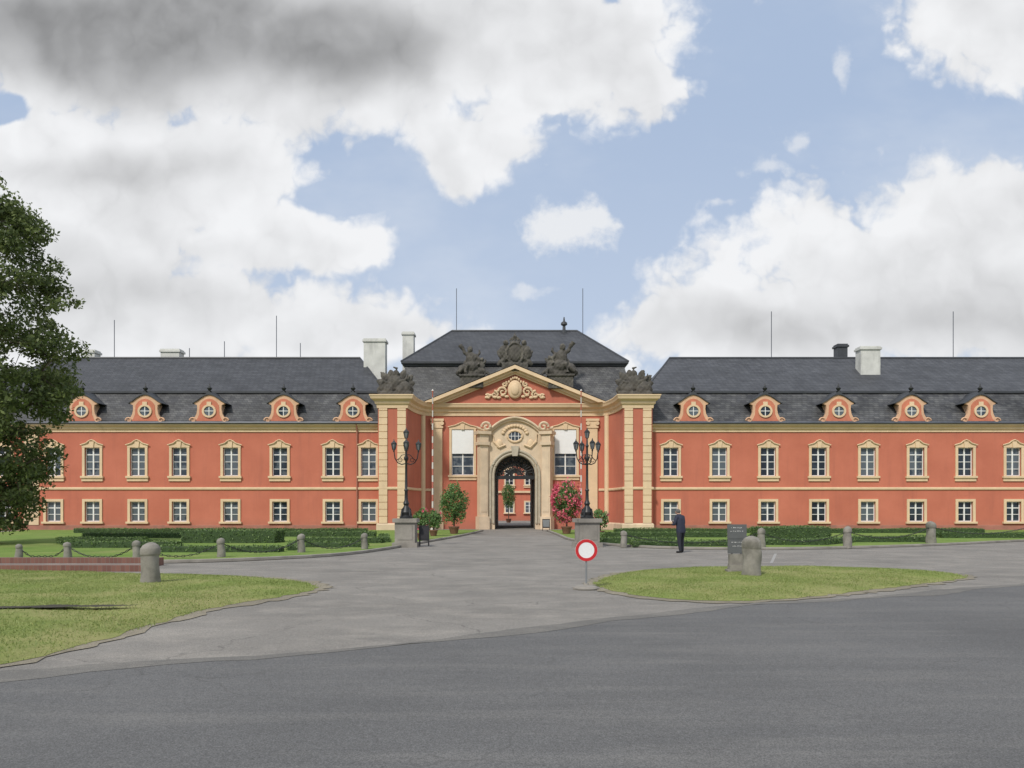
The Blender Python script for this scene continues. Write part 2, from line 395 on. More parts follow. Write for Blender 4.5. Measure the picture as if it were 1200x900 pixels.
def rawmesh(name,V,k,mat):
    me=bpy.data.meshes.new(name); nv=len(V); nf=nv//k
    me.vertices.add(nv); me.vertices.foreach_set('co',np.asarray(V,dtype=np.float32).ravel()); me.loops.add(nv)
    me.loops.foreach_set('vertex_index',np.arange(nv,dtype=np.int32)); me.polygons.add(nf)
    me.polygons.foreach_set('loop_start',np.arange(0,nv,k,dtype=np.int32)); 
    me.update(calc_edges=True); me.materials.append(mat); return me
def blades(name,poly,dens,h,zb):
    P=np.array(poly); lo=P.min(0)-.1;hi=P.max(0)+.1; lo[0]=max(lo[0],-14); n=int((hi-lo).prod()*dens)
    x=RNG.uniform(lo[0],hi[0],n);y=RNG.uniform(lo[1],hi[1],n)
    k=inpoly(poly,x+RNG.normal(0,.07,n),y+RNG.normal(0,.07,n))
    pt=np.sin(x*1.9+1.3*np.sin(y*1.1))*np.sin(y*2.3+1.7*np.sin(x*.8)); k&=RNG.random(n)<0.6+0.4*pt
    x=x[k];y=y[k];n=len(x)
    Q=np.roll(P,-1,0); d=Q-P; dm=np.full(n,9.)
    for i in range(len(P)):
        t=np.clip(((x-P[i,0])*d[i,0]+(y-P[i,1])*d[i,1])/(d[i]**2).sum(),0,1); dm=np.minimum(dm,np.hypot(P[i,0]+d[i,0]*t-x,P[i,1]+d[i,1]*t-y))
    z=zb+0.07*(1-np.exp(-dm/0.35))+np.where(dm>.3,0.02*np.sin(x*2.1)*np.sin(y*1.7),0)-0.004
    hh=h*RNG.uniform(0.4,1.3,n); an=RNG.uniform(0,6.28,n); w=RNG.uniform(.004,.009,n)
    lx=RNG.normal(0,.7,n)*hh; ly=RNG.normal(0,.7,n)*hh
    V=np.empty((n,3,3)); V[:,0]=np.c_[x-np.cos(an)*w,y-np.sin(an)*w,z]; V[:,1]=np.c_[x+np.cos(an)*w,y+np.sin(an)*w,z]; V[:,2]=np.c_[x+lx,y+ly,z+hh]
    return rawmesh(name,V.reshape(-1,3),3,M['blade'])
for p in (li,ri): obj('grass_blades',blades('grass_blades',p,1300,0.032,0.019),kind='stuff')
def leafcloud(name,C,size,mat):
    n=len(C); a=RNG.normal(size=(n,3)); a/=np.linalg.norm(a,axis=1)[:,None]; b=RNG.normal(size=(n,3)); b-=a*(a*b).sum(1)[:,None]; b/=np.linalg.norm(b,axis=1)[:,None]
    s=size*RNG.uniform(.6,1.3,n)[:,None]; a=a*s; b=b*s*0.55
    V=np.stack([C-a,C-b*.9,C+a,C+b*.9],1); return rawmesh(name,V.reshape(-1,3),4,mat)

# ---------------------------------------------------------------- chateau
YW=60.0; YC=64.0
ch=empty('chateau',(CX,60,0),label='long red baroque chateau with cream trim, slate mansard roof and gate',cat='building')
def part(name,mb,mats,loc=(0,0,0),parent=ch,smooth=False,label=None):
    return obj(name,mb.mesh(name,mats,smooth),loc,parent,label=label)
def wallholes(mb,x0,x1,z0,z1,y,holes,rev=0.25):
    xs=sorted({x0,x1,*[h[0] for h in holes],*[h[1] for h in holes]}); zs=sorted({z0,z1,*[h[2] for h in holes],*[h[3] for h in holes]})
    for a,b in zip(xs,xs[1:]):
        for c,d in zip(zs,zs[1:]):
            mx=(a+b)/2;mz=(c+d)/2
            if any(h[0]<mx<h[1] and h[2]<mz<h[3] for h in holes): continue
            mb.quad((a,y,c),(b,y,c),(b,y,d),(a,y,d))
    for h in holes:
        if len(h)>4: continue
        a,b,c,d=h[:4]; Y=y+rev
        mb.quad((a,y,c),(a,Y,c),(a,Y,d),(a,y,d)); mb.quad((b,Y,c),(b,y,c),(b,y,d),(b,Y,d)); mb.quad((a,y,c),(b,y,c),(b,Y,c),(a,Y,c)); mb.quad((a,y,d),(a,Y,d),(b,Y,d),(b,y,d))
def frame_mb(w,h,rows,y,t=0.065):
    mb=MB(); mb.box(-w/2,w/2,y,y+.06,0,t); mb.box(-w/2,w/2,y,y+.06,h-t,h); mb.box(-w/2,-w/2+t,y+.001,y+.06,t,h-t); mb.box(w/2-t,w/2,y+.001,y+.06,t,h-t)
    mb.box(-.055,.055,y-.02,y+.06,t,h-t)
    for i,r in enumerate(rows): th=.045 if i!=len(rows)-1 else .08; mb.box(-w/2+t,-.055,y+.003,y+.05,h*r-th/2,h*r+th/2); mb.box(.055,w/2-t,y+.003,y+.05,h*r-th/2,h*r+th/2)
    return mb
def surround_mb(w,h,upper):
    mb=MB(); t=.2; a,b=w/2,w/2+t; p=-.09
    mb.box(-b,-a,p,-.002,0,h); mb.box(a,b,p,-.002,0,h)
    mb.box(-b-.1,b+.1,-.2,-.002,-.16,-.0)
    if upper:
        mb.box(-b-.04,b+.04,-.1,-.002,-.42,-.16)
        arc=[(-b-.02,h),(b+.02,h),(b+.02,h+.2),(b*.55,h+.34),(.22,h+.52),(0,h+.6),(-.22,h+.52),(-b*.55,h+.34),(-b-.02,h+.2)]
        mb.prism(arc,-.1,-.002)
        mb.prism([(-.13,h-.02),(.13,h-.02),(.19,h+.48),(-.19,h+.48)],-.17,-.1)
        top=[(b+.12,-.14,h+.2),(b*.55,-.16,h+.35),(.22,-.17,h+.53),(0,-.18,h+.62),(-.22,-.17,h+.53),(-b*.55,-.16,h+.35),(-b-.12,-.14,h+.2)]
        mb.tube(top,.05,6)
    else:
        mb.box(-b,b,p,-.002,h,h+.2)
    return mb
tpl={}
def window(kind,w,h,rows,loc,upper,blind=False):
    if kind not in tpl:
        tpl[kind]=(surround_mb(w,h,upper).mesh('window',M['cream']),frame_mb(w,h,rows,.14).mesh('frame',M['white']),
                   MB().quad((-w/2,.18,0),(w/2,.18,0),(w/2,.18,h),(-w/2,.18,h)).mesh('pane',M['glass'],fix=False))
    s,f,g=tpl[kind]
    o=obj('window',s,loc,ch); obj('frame',f,loc,o); obj('pane',g,loc,o)
    if blind: obj('blind',MB().box(-w/2+.03,w/2-.03,-.03,.10,h*.47,h-.02).mesh('blind',M['blind']),loc,o)
    return o
S=14.5
UW,UH,UZ=1.22,2.3,4.4
LW,LH,LZ=1.2,1.62,.72
ups=[7,65,110,163,212,272,330,391,433]; los=[3,61,107,160,209,269,326,389,431]
upr=[785,842,899,958,1016,1073,1130,1186,1243]; lor=[787,844,901,961,1018,1075,1132,1189,1246]
holesL=[];holesR=[]
for ul,ll,hs in ((ups,los,holesL),(upr,lor,holesR)):
    for u,l in zip(ul,ll):
        x=((u+l)/2-600)/S
        hs.append((x-UW/2,x+UW/2,UZ,UZ+UH)); hs.append((x-LW/2,x+LW/2,LZ,LZ+LH))
        window('up',UW,UH,(.25,.5,.75),(x,YW,UZ),True); window('lo',LW,LH,(.36,.68),(x,YW,LZ),False)
ZE=8.45
XL0,XL1=-47.0,CX-10.85; XR0,XR1=CX+10.85,58.0
M['plinth']=varmat('plinth_plaster',(0.40,0.17,0.12),.15,1,dirt=(.2,.13,.1),dirtamt=.6)
for x0,x1,hs in ((XL0,XL1,holesL),(XR0,XR1,holesR)):
    mb=MB(); wallholes(mb,x0,x1,-.1,ZE,YW,hs)
    mb.quad((x0,YW,-.1),(x0,74,-.1),(x0,74,ZE),(x0,YW,ZE)); mb.quad((x1,YW,-.1),(x1,74,-.1),(x1,74,ZE),(x1,YW,ZE)); mb.quad((x0,74,-.1),(x1,74,-.1),(x1,74,ZE),(x0,74,ZE))
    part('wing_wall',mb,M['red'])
    mb=MB(); mb.sweep([(x0,YW),(x1,YW)],[(0,7.95),(.08,7.95),(.08,8.1),(.2,8.2),(.22,8.32),(.4,8.45),(.42,8.56),(0,8.58)]); part('cornice',mb,M['cream'])
    mb=MB(); mb.sweep([(x0,YW),(x1,YW)],[(0,3.28),(.07,3.28),(.1,3.34),(.1,3.46),(0,3.5)]); part('string_course',mb,M['cream'])
    mb=MB(); mb.sweep([(x0,YW),(x1,YW)],[(0,-.1),(.06,-.1),(.06,.42),(0,.45)]); part('plinth',mb,M['plinth'])
    mb=MB(); mb.tube([(x0,YW-.5,8.66),(x1,YW-.5,8.66)],.085,8); mb.tube([(x0,YW-.42,8.6),(x1,YW-.42,8.6)],.05,6); part('gutter',mb,M['gutter'])
def mansard(x0,x1,hip0,hip1):
    a=.42; lo=MB()
    ye,yb,yr=YW-a,62.0,67.0; ze,zb,zr=8.6,11.45,15.35; y2=134-yb; y3=134-ye
    L0=x0 ; L1=x1; e0=x0+(2.2 if hip0 else 0); e1=x1-(2.2 if hip1 else 0)
    pts=[(ye,ze),(ye+.35,ze+.3),(ye+1.1,ze+1.25),(yb,zb)]
    for (ya,za),(yc,zc) in zip(pts,pts[1:]):
        ta=(za-ze)/(zb-ze);tc=(zc-ze)/(zb-ze)
        lo.quad((L0+(e0-L0)*ta,ya,za),(L1+(e1-L1)*ta,ya,za),(L1+(e1-L1)*tc,yc,zc),(L0+(e0-L0)*tc,yc,zc))
    lo.quad((L1,y3,ze),(L0,y3,ze),(e0,y2,zb),(e1,y2,zb)); lo.quad((L0,y3,ze),(L0,ye,ze),(e0,yb,zb),(e0,y2,zb)); lo.quad((L1,ye,ze),(L1,y3,ze),(e1,y2,zb),(e1,yb,zb))
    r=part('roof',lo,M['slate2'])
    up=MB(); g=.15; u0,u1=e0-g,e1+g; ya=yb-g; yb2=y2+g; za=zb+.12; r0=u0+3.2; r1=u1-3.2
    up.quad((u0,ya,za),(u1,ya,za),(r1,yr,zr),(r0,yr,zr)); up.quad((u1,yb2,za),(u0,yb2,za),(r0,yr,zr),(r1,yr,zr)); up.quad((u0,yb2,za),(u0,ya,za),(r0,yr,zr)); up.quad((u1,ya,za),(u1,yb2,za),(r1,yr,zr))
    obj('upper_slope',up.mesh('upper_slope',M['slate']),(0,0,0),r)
    mb=MB(); mb.box(u0,u1,ya-.03,ya+.1,za-.17,za-.005); mb.tube([(r0,yr,zr+.02),(r1,yr,zr+.02)],.1,8); mb.tube([(u0,ya,za),(r0,yr,zr)],.07,6);mb.tube([(u1,ya,za),(r1,yr,zr)],.07,6)
    obj('ridge_capping',mb.mesh('ridge_capping',M['lead']),(0,0,0),r)
mansard(-46.5,CX-10.9,True,False); mansard(CX+10.9,58.2,False,True)
def quoins(x0,x1,y,z0,z1,depth=.1,step=.62):
    mb=MB(); z=z0
    while z<z1-.05:
        zt=min(z+step-.05,z1)
        mb.box(x0,x1,y-depth,y-.002,z,zt); mb.box(x0+.03,x1-.03,y-depth*.45,y-.002,zt,min(zt+.05,z1)); z+=step
    return mb
part('quoin',quoins(-39.4,-38.2,YW,.45,7.93),M['cream'])
def arcp(cx,cz,r,a0,a1,n=8): return [(cx+r*math.cos(math.radians(a0+(a1-a0)*i/n)),cz+r*math.sin(math.radians(a0+(a1-a0)*i/n))) for i in range(n+1)]
M['dred']=varmat('coral_plaster',(0.58,0.20,0.12),.12,2,.9,dirt=(.38,.17,.11),dirtamt=.3)
M['peach']=varmat('peach_plaster',(0.70,0.44,0.28),.1,2,.9,dirt=(.45,.28,.2),dirtamt=.35)
DM={}
def dormer(x):
    loc=(x,YW-.12,8.62)
    if not DM:
        outline=[(1.42,0),(1.42,.16),(1.26,.34),(1.04,.5),(.92,.75),(.86,1.1),(.88,1.42),(1.08,1.5),(1.08,1.6),(.86,1.7),(.62,1.9),(.36,2.08),(0,2.2)]
        full=outline+[(-a,b) for a,b in outline[::-1][1:]]
        mb=MB(); mb.prism(full,0,.22); mb.box(-.78,.78,.22,2.3,0,1.5)
        for sg in (-1,1):
            sp=[]
            for i in range(16):
                t=i/15; a=t*math.pi*2.2; r=.22*(1-t)+.03; sp.append((sg*(1.14+r*math.cos(a)),-.05,.24+r*math.sin(a)))
            mb.tube(sp,.06,5)
        mb.box(-1.4,1.4,-.08,-.001,0,.1)
        DM['dormer']=mb.mesh('dormer',M['peach'])
        inner=[(1.0,.13),(.84,.4),(.72,.7),(.68,1.4),(.5,1.66),(.25,1.84),(0,1.9)]; inner=inner+[(-a,b) for a,b in inner[::-1][1:]]
        m2=MB(); m2.prism(inner,-.03,-.0015); DM['panel']=m2.mesh('panel',M['dred'])
        m3=MB(); o=arcp(0,.95,.5,0,360,24)[:-1]; i_=arcp(0,.95,.36,0,360,24)[:-1]
        for k in range(24):
            j=(k+1)%24
            m3.quad((o[k][0],-.12,o[k][1]),(o[j][0],-.12,o[j][1]),(i_[j][0],-.12,i_[j][1]),(i_[k][0],-.12,i_[k][1]))
            m3.quad((o[k][0],-.12,o[k][1]),(o[j][0],-.12,o[j][1]),(o[j][0],-.02,o[j][1]),(o[k][0],-.02,o[k][1]))
            m3.quad((i_[k][0],-.12,i_[k][1]),(i_[j][0],-.12,i_[j][1]),(i_[j][0],-.035,i_[j][1]),(i_[k][0],-.035,i_[k][1]))
        m3.box(-.16,.16,-.105,-.03,1.42,1.66)
        DM['window']=m3.mesh('window',M['cream'])
        m4=MB(); m4.prism(arcp(0,.95,.37,0,360,24)[:-1],-.045,-.034); DM['pane']=m4.mesh('pane',M['glass'])
        m5=MB(); m5.box(-.025,.025,-.07,-.046,.6,1.3); m5.box(-.34,-.025,-.07,-.046,.93,.98); m5.box(.025,.34,-.07,-.046,.93,.98); DM['frame']=m5.mesh('frame',M['white'])
        m6=MB(); top=[(1.22,1.56),(.9,1.76),(.65,1.97),(.38,2.16),(.18,2.3),(0,2.5)]; top=top+[(-a,b) for a,b in top[::-1][1:]]
        lowr=[(1.2,1.52),(.88,1.71),(.63,1.91),(.36,2.09),(.18,2.16),(0,2.2)]; lowr=lowr+[(-a,b) for a,b in lowr[::-1][1:]]
        for k in range(len(top)-1):
            a,b,c,e=top[k],top[k+1],lowr[k+1],lowr[k]
            m6.prism([(b[0],b[1]),(c[0],c[1]),(e[0],e[1]),(a[0],a[1])],-.10,1.9)
        DM['hood']=m6.mesh('hood',M['lead'])
        m7=MB(); m7.lathe([(.13,2.40),(.16,2.48),(.07,2.52),(.15,2.62),(.18,2.7),(.11,2.8),(.06,2.85),(.02,3.05)],(0,.05,0),10); DM['finial']=m7.mesh('finial',M['iron'],True)
    d=obj('dormer',DM['dormer'],loc,ch)
    for k in ('panel','window','pane','frame','hood','finial'): obj(k,DM[k],loc,d)
    d.scale=(1.13,1,1.06)
for px in (97,171,246,333,414,812,896,982,1067,1148,1232): dormer((px-600)/S)
def Cx(x): return CX+x
half=[(-10.9,64.2),(-10.9,59.0),(-8.6,59.0)]+[(-7.24-1.36*math.cos(t),59+5*math.sin(t)) for t in [math.pi/2*i/8 for i in range(1,9)]]
pathL=[(Cx(x),y) for x,y in half]; pathR=[(Cx(-x),y) for x,y in half[::-1]]
PATH=pathL+pathR
ZT=10.3
mb=MB()
for pth in (pathL,pathR):
    for (a,b),(c,d) in zip(pth,pth[1:]): mb.quad((a,b,-.1),(c,d,-.1),(c,d,ZT),(a,b,ZT))
AR=1.72; ZS=4.62
cw=[Cx(-4.5),Cx(4.35)]; CWW,CWH,CWZ=1.9,3.95,4.65
hs=[(x-CWW/2,x+CWW/2,CWZ,CWZ+CWH) for x in cw]+[(Cx(-AR),Cx(AR),-.1,ZS+AR,1)]
wallholes(mb,Cx(-7.24),Cx(7.24),-.1,ZT,YC,hs)
def archpts(r,n=20): return [(r*math.cos(math.pi-math.pi*i/n),ZS+r*math.sin(math.pi-math.pi*i/n)) for i in range(n+1)]
ap=archpts(AR)
for (a,b),(c,d) in zip(ap,ap[1:]): mb.quad((Cx(a),YC,b),(Cx(c),YC,d),(Cx(c),YC,ZS+AR),(Cx(a),YC,ZS+AR))
for sx in (-1,1): mb.quad((Cx(sx*10),64.2,-.1),(Cx(sx*10),80,-.1),(Cx(sx*10),80,10.8),(Cx(sx*10),64.2,10.8))
wallholes(mb,Cx(-10),Cx(10),-.1,10.8,80,[(Cx(-AR),Cx(AR),-.1,ZS+AR,1)])
for (a,b),(c,d) in zip(ap,ap[1:]): mb.quad((Cx(a),80,b),(Cx(c),80,d),(Cx(c),80,ZS+AR),(Cx(a),80,ZS+AR))
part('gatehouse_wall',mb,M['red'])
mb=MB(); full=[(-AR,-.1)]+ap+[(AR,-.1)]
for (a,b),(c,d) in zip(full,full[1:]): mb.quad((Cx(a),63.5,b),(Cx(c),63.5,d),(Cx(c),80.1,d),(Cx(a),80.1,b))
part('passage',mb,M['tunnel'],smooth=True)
for x in cw: window('gw',CWW,CWH,(.2,.4,.62),(x,YC,CWZ),True,blind=True)
mb=MB(); mb.sweep(PATH,[(0,9.75),(.08,9.75),(.1,10.0),(.22,10.1),(.25,10.3),(.5,10.45),(.55,10.62),(.6,10.7),(.6,10.78),(0,10.8)]); part('cornice',mb,M['cream'])
for pth in (pathL,pathR):
    mb=MB(); mb.sweep(pth,[(0,3.28),(.07,3.28),(.1,3.34),(.1,3.46),(0,3.5)]); part('string_course',mb,M['cream'])
    mb=MB(); mb.sweep(pth,[(0,-.1),(.12,-.1),(.12,.5),(.05,.6),(0,.6)]); part('plinth',mb,M['stonecream'])
mb=MB()
cap=half+[(-7.24,64.3),(-10.9,64.3)]
mb.quad(*[(Cx(x),y,10.79) for x,y in cap]); mb.quad(*[(Cx(-x),y,10.79) for x,y in cap]); part('pier_capping',mb,M['lead'])
for sg in (-1,1):
    for a,b in ((8.68,9.35),(10.15,10.82)):
        x0,x1=sorted((Cx(sg*a),Cx(sg*b))); part('quoin',quoins(x0,x1,59.0,.62,9.73,.09,.56),M['cream'])
    x0,x1=sorted((Cx(sg*6.25),Cx(sg*7.1))); mb=MB(); mb.box(x0,x1,YC-.18,YC-.002,.6,8.7); mb.box(x0-.1,x1+.1,YC-.26,YC-.003,-.1,.6)
    mb.box(x0-.08,x1+.08,YC-.25,YC-.004,8.7,8.85); mb.box(x0-.14,x1+.14,YC-.3,YC-.005,9.3,9.5)
    for q in (x0+.02,x1-.02): mb.tube([(q,YC-.32,9.1),(q,YC-.02,9.1)],.17,12)
    mb.box(x0,x1,YC-.24,YC-.006,8.85,9.3)
    part('pilaster',mb,M['cream'])
    t=math.acos((7.9-7.24)/1.36); yy=59+5*math.sin(t)
    mb=MB(); mb.tube([(Cx(sg*7.85),yy-.05,.6),(Cx(sg*7.85),yy-.05,9.7)],.22,10); part('corner_strip',mb,M['cream'],smooth=True)
YP=63.35
mb=MB()
def ztop(x):
    x=abs(x); 
    return 9.35-.22*x*x if x<1.75 else (8.68-(x-1.75)*.9 if x<2.3 else 8.18+ (x-2.3)*.35)
xs=[-3.1+6.2*i/60 for i in range(61)]
def zin(x): return ZS+math.sqrt(max(0,AR*AR-x*x)) if abs(x)<AR else -.1
xs=sorted(set([round(v,4) for v in xs]+[-AR,AR,-AR+.001,AR-.001]))
for a,b in zip(xs,xs[1:]):
    mb.quad((Cx(a),YP,zin(a)),(Cx(b),YP,zin(b)),(Cx(b),YP,ztop(b)),(Cx(a),YP,ztop(a)))
    mb.quad((Cx(a),YP,ztop(a)),(Cx(b),YP,ztop(b)),(Cx(b),YC,ztop(b)),(Cx(a),YC,ztop(a)))
for s_ in (-3.1,3.1): mb.quad((Cx(s_),YP,-.1),(Cx(s_),YC,-.1),(Cx(s_),YC,ztop(s_)),(Cx(s_),YP,ztop(s_)))
portal=part('portal',mb,M['stonecream'])
mb=MB()
mb.tube([(Cx(x),YP-.1,ztop(x)+.02) for x in [-3.2+6.4*i/60 for i in range(61)]],.16,8)
mb.tube([(Cx(x),YP-.3,ztop(x)+.16) for x in [-3.25+6.5*i/60 for i in range(61)]],.1,8)
obj('hood_moulding',mb.mesh('hood_moulding',M['stonecream'],True),(0,0,0),portal)
mb=MB(); 
for r,rr in ((AR+.12,.10),(AR+.38,.12)): 
    pts=[(Cx(-r),YP-.03,.5)]+[(Cx(a),YP-.03,b) for a,b in archpts(r,24)]+[(Cx(r),YP-.03,.5)]
    mb.tube(pts,rr,8)
mb.prism([(Cx(-.22),ZS+AR-.1),(Cx(.22),ZS+AR-.1),(Cx(.34),ZS+AR+.75),(Cx(-.34),ZS+AR+.75)],YP-.35,YP-.01)
obj('archivolt',mb.mesh('archivolt',varmat('grey_archivolt',(.50,.44,.34),.15,2,dirt=(.28,.24,.18),dirtamt=.5),True),(0,0,0),portal)
for sg in (-1,1):
    mb=MB(); R=Matrix.Rotation(math.radians(-24*sg),3,'Z')
    c=(Cx(sg*2.75),YP-.15,3.6); mb.obox(c,(.38,.32,3.6),R); mb.obox((c[0],c[1]-.05,.5),(.48,.42,.6),R); mb.obox((c[0],c[1]-.05,7.3),(.5,.44,.14),R); mb.obox((c[0],c[1]-.05,7.75),(.4,.36,.34),R); mb.obox((c[0],c[1]-.08,8.2),(.6,.5,.13),R)
    mb.obox((c[0],c[1]-.02,4.1),(.27,.335,2.6),R)
    obj('pier',mb.mesh('pier',M['stonecream']),(0,0,0),portal)
    mb=MB(); sp=[]
    for i in range(26):
        t=i/25; a=t*math.pi*2.6; r=.38*(1-t)+.06; sp.append((Cx(sg*(2.4+r*math.cos(a))),YP-.45,8.7+r*math.sin(a)))
    mb.tube(sp,.12,6)
    obj('volute',mb.mesh('volute',M['stonecream'],True),(0,0,0),portal)
def oval(cx,cz,rx,rz,y): return [(cx+rx*math.cos(2*math.pi*i/24),y,cz+rz*math.sin(2*math.pi*i/24)) for i in range(25)]
mb=MB(); mb.tube(oval(CX,7.95,.62,.48,YP-.04),.1,8); ow=obj('oval_window',mb.mesh('oval_window',M['cream'],True),(0,0,0),portal)
mb=MB(); mb.prism([(x,z) for x,y,z in oval(CX,7.95,.6,.46,0)[:-1]],YP-.012,YP-.002)
obj('pane',mb.mesh('pane',M['glass']),(0,0,0),portal)
mb=MB(); 
for k in (-.3,0,.3): mb.box(CX+k-.02,CX+k+.02,YP-.05,YP-.014,7.5,8.4)
mb.box(CX-.6,CX+.6,YP-.045,YP-.015,7.93,7.97); obj('frame',mb.mesh('frame',M['white']),(0,0,0),portal)
mb=MB()
for k in range(-5,6):
    a=k*.26; mb.ell((CX+math.sin(a)*1.05,YP-.08,8.0+math.cos(a)*.85),(.16,.1,.14),8,6)
for sg in (-1,1):
    mb.ell((CX+sg*1.35,YP-.08,7.3),(.28,.12,.4),8,6); mb.tube([(CX+sg*.8,YP-.08,7.2),(CX+sg*1.3,YP-.1,7.0),(CX+sg*1.8,YP-.08,7.5),(CX+sg*1.9,YP-.06,8.1)],[.1,.12,.1,.05],6)
obj('relief_ornament',mb.mesh('relief_ornament',M['cream'],True),(0,0,0),portal)
mb=MB(); yg=63.9
for r in (.55,1.1,1.62): mb.tube([(Cx(a),yg,b) for a,b in archpts(r,18)],.06,5)
for i in range(1,18):
    a=math.pi*i/18; mb.tube([(Cx(.2*math.cos(a)),yg,ZS+.2*math.sin(a)),(Cx(1.66*math.cos(a)),yg,ZS+1.66*math.sin(a))],.042,5)
for i in range(12):
    a=math.pi*(i+.5)/12; mb.tube([(Cx(1.36*math.cos(a)+.19*math.cos(q)),yg,ZS+1.36*math.sin(a)+.19*math.sin(q)) for q in [2*math.pi*j/10 for j in range(11)]],.04,4)
for i in range(7):
    a=math.pi*(i+.5)/7; mb.tube([(Cx(.82*math.cos(a)+.18*math.cos(q)),yg,ZS+.82*math.sin(a)+.18*math.sin(q)) for q in [2*math.pi*j/10 for j in range(11)]],.038,4)
mb.box(Cx(-1.7),Cx(1.7),yg-.07,yg+.07,ZS-.32,ZS-.02)
for sg in (-1,1):
    X=Cx(sg*1.62)
    for j in range(10): mb.tube([(X,64.1+j*.16,.1),(X,64.1+j*.16,ZS-.3)],.022,5)
    for z in (.15,1.4,2.9,ZS-.35): mb.box(X-.03,X+.03,64.05,65.6,z,z+.07)
part('iron_gate',mb,M['iron'])
mb=MB(); PH=7.75; A=13.95; Y0=63.55
mb.quad((Cx(-7.3),Y0,10.8),(Cx(7.3),Y0,10.8),(Cx(0),Y0,13.6)); ped=part('pediment',mb,M['red'])
mb=MB()
for sg in (-1,1):
    for (o,i_,y0) in ((0,.28,62.85),(.28,.5,63.15),(.5,.66,63.35)):
        sl=(A-10.8)/PH
        def pt(x,off): return (Cx(sg*x),A-sl*x-off*math.sqrt(1+sl*sl))
        poly=[pt(0,o),pt(PH-(o)/sl*1.04,o),pt(PH-(i_)/sl*1.04,i_),pt(0,i_)]
        if sg<0: poly=poly[::-1]
        mb.prism(poly,y0,Y0+.1)
obj('raking_cornice',mb.mesh('raking_cornice',M['cream']),(0,0,0),ped)
mb=MB(); mb.quad((Cx(-PH),62.84,10.86),(Cx(0),62.84,A+.06),(Cx(0),67,A+.06),(Cx(-PH),67,10.86)); mb.quad((Cx(PH),62.84,10.86),(Cx(PH),67,10.86),(Cx(0),67,A+.06),(Cx(0),62.84,A+.06)); obj('pediment_roof',mb.mesh('pediment_roof',M['lead']),(0,0,0),ped)
mb=MB()
mb.ell((CX,Y0-.15,11.95),(.62,.22,.8),14,9); mb.ell((CX,Y0-.28,11.95),(.42,.2,.55),12,8)
for k in range(-3,4): mb.ell((CX+k*.17,Y0-.18,12.95-.04*k*k),(.1,.1,.14),7,5)
for sg in (-1,1):
    for (cx_,cz,r0,turn,ph) in ((1.05,11.75,.42,1.4,0),(1.75,11.5,.34,1.3,1.5),(2.3,11.35,.2,1.2,.5),(.9,12.4,.24,1.2,2)):
        sp=[]
        for i in range(20):
            t=i/19;a=ph+t*math.pi*2*turn; r=r0*(1-t*.85); sp.append((CX+sg*(cx_+r*math.cos(a)),Y0-.1,cz+r*math.sin(a)))
        mb.tube(sp,[.12*(1-.5*i/19) for i in range(20)],6)
    for i in range(6): mb.ell((CX+sg*(.7+i*.34),Y0-.1,11.35+.12*math.sin(i*2.)),(.2,.1,.12),7,5)
obj('relief_ornament',mb.mesh('relief_ornament',M['cream'],True),(0,0,0),ped)
lo=MB(); e,bk=10.4,9.7; y0,y1,yr=64.0,66.0,72.0; yb0,yb1=80.3,78.0; z0,z1,zr=10.8,14.5,19.0
lo.quad((Cx(-e),y0,z0),(Cx(e),y0,z0),(Cx(bk),y1,z1),(Cx(-bk),y1,z1)); lo.quad((Cx(e),yb0,z0),(Cx(-e),yb0,z0),(Cx(-bk),yb1,z1),(Cx(bk),yb1,z1))
for sg in (-1,1): lo.quad((Cx(sg*e),y0,z0),(Cx(sg*e),yb0,z0),(Cx(sg*bk),yb1,z1),(Cx(sg*bk),y1,z1))
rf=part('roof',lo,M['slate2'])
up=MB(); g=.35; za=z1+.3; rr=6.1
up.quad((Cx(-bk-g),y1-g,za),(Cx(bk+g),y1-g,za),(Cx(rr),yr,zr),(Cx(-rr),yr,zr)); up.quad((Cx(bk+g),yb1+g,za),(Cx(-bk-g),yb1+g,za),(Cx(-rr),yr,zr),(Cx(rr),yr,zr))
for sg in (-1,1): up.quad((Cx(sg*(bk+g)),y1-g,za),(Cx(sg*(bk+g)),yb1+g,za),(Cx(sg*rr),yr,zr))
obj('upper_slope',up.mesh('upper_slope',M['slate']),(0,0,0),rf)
mb=MB(); mb.sweep([(Cx(-bk),yb1),(Cx(-bk),y1),(Cx(bk),y1),(Cx(bk),yb1)],[(0,z1-.12),(.15,z1-.1),(.2,z1+.05),(.36,z1+.12),(.37,za-.005),(0,za)])
mb.tube([(Cx(-rr),yr,zr),(Cx(rr),yr,zr)],.12,8)
for sg in (-1,1): mb.tube([(Cx(sg*(bk+g)),y1-g,za),(Cx(sg*rr),yr,zr)],.09,6)
obj('ridge_capping',mb.mesh('ridge_capping',M['lead']),(0,0,0),rf)
def chimney(px,w,y,ytop,zb,dp=1.0,mat='chimney'):
    x=PX(px,y); zt=PZ(ytop,y); mb=MB(); mb.box(-w/2,w/2,-dp/2,dp/2,zb,zt-.3); mb.box(-w/2-.1,w/2+.1,-dp/2-.1,dp/2+.1,zt-.3,zt-.12); mb.box(-w/2-.02,w/2+.02,-dp/2-.02,dp/2+.02,zt-.12,zt)
    part('chimney',mb,M[mat],(x,y,0))
chimney(440,1.9,66,398,10); chimney(479,1.05,71,390,10); chimney(108,1.0,68.5,411,13); chimney(202,1.7,68.5,410,13); chimney(985,.9,68.5,404,13,.9,'lead'); chimney(1017,1.7,64.8,407,12.5)
mb=MB(); mb.lathe([(.34,0),(.34,.7),(.16,.8),(.14,1.2),(.32,1.3),(.30,1.5),(.10,1.66),(.05,2.05)],(0,0,0),10); part('roof_vent',mb,M['lead'],(PX(661,72),72,18.3),smooth=True)
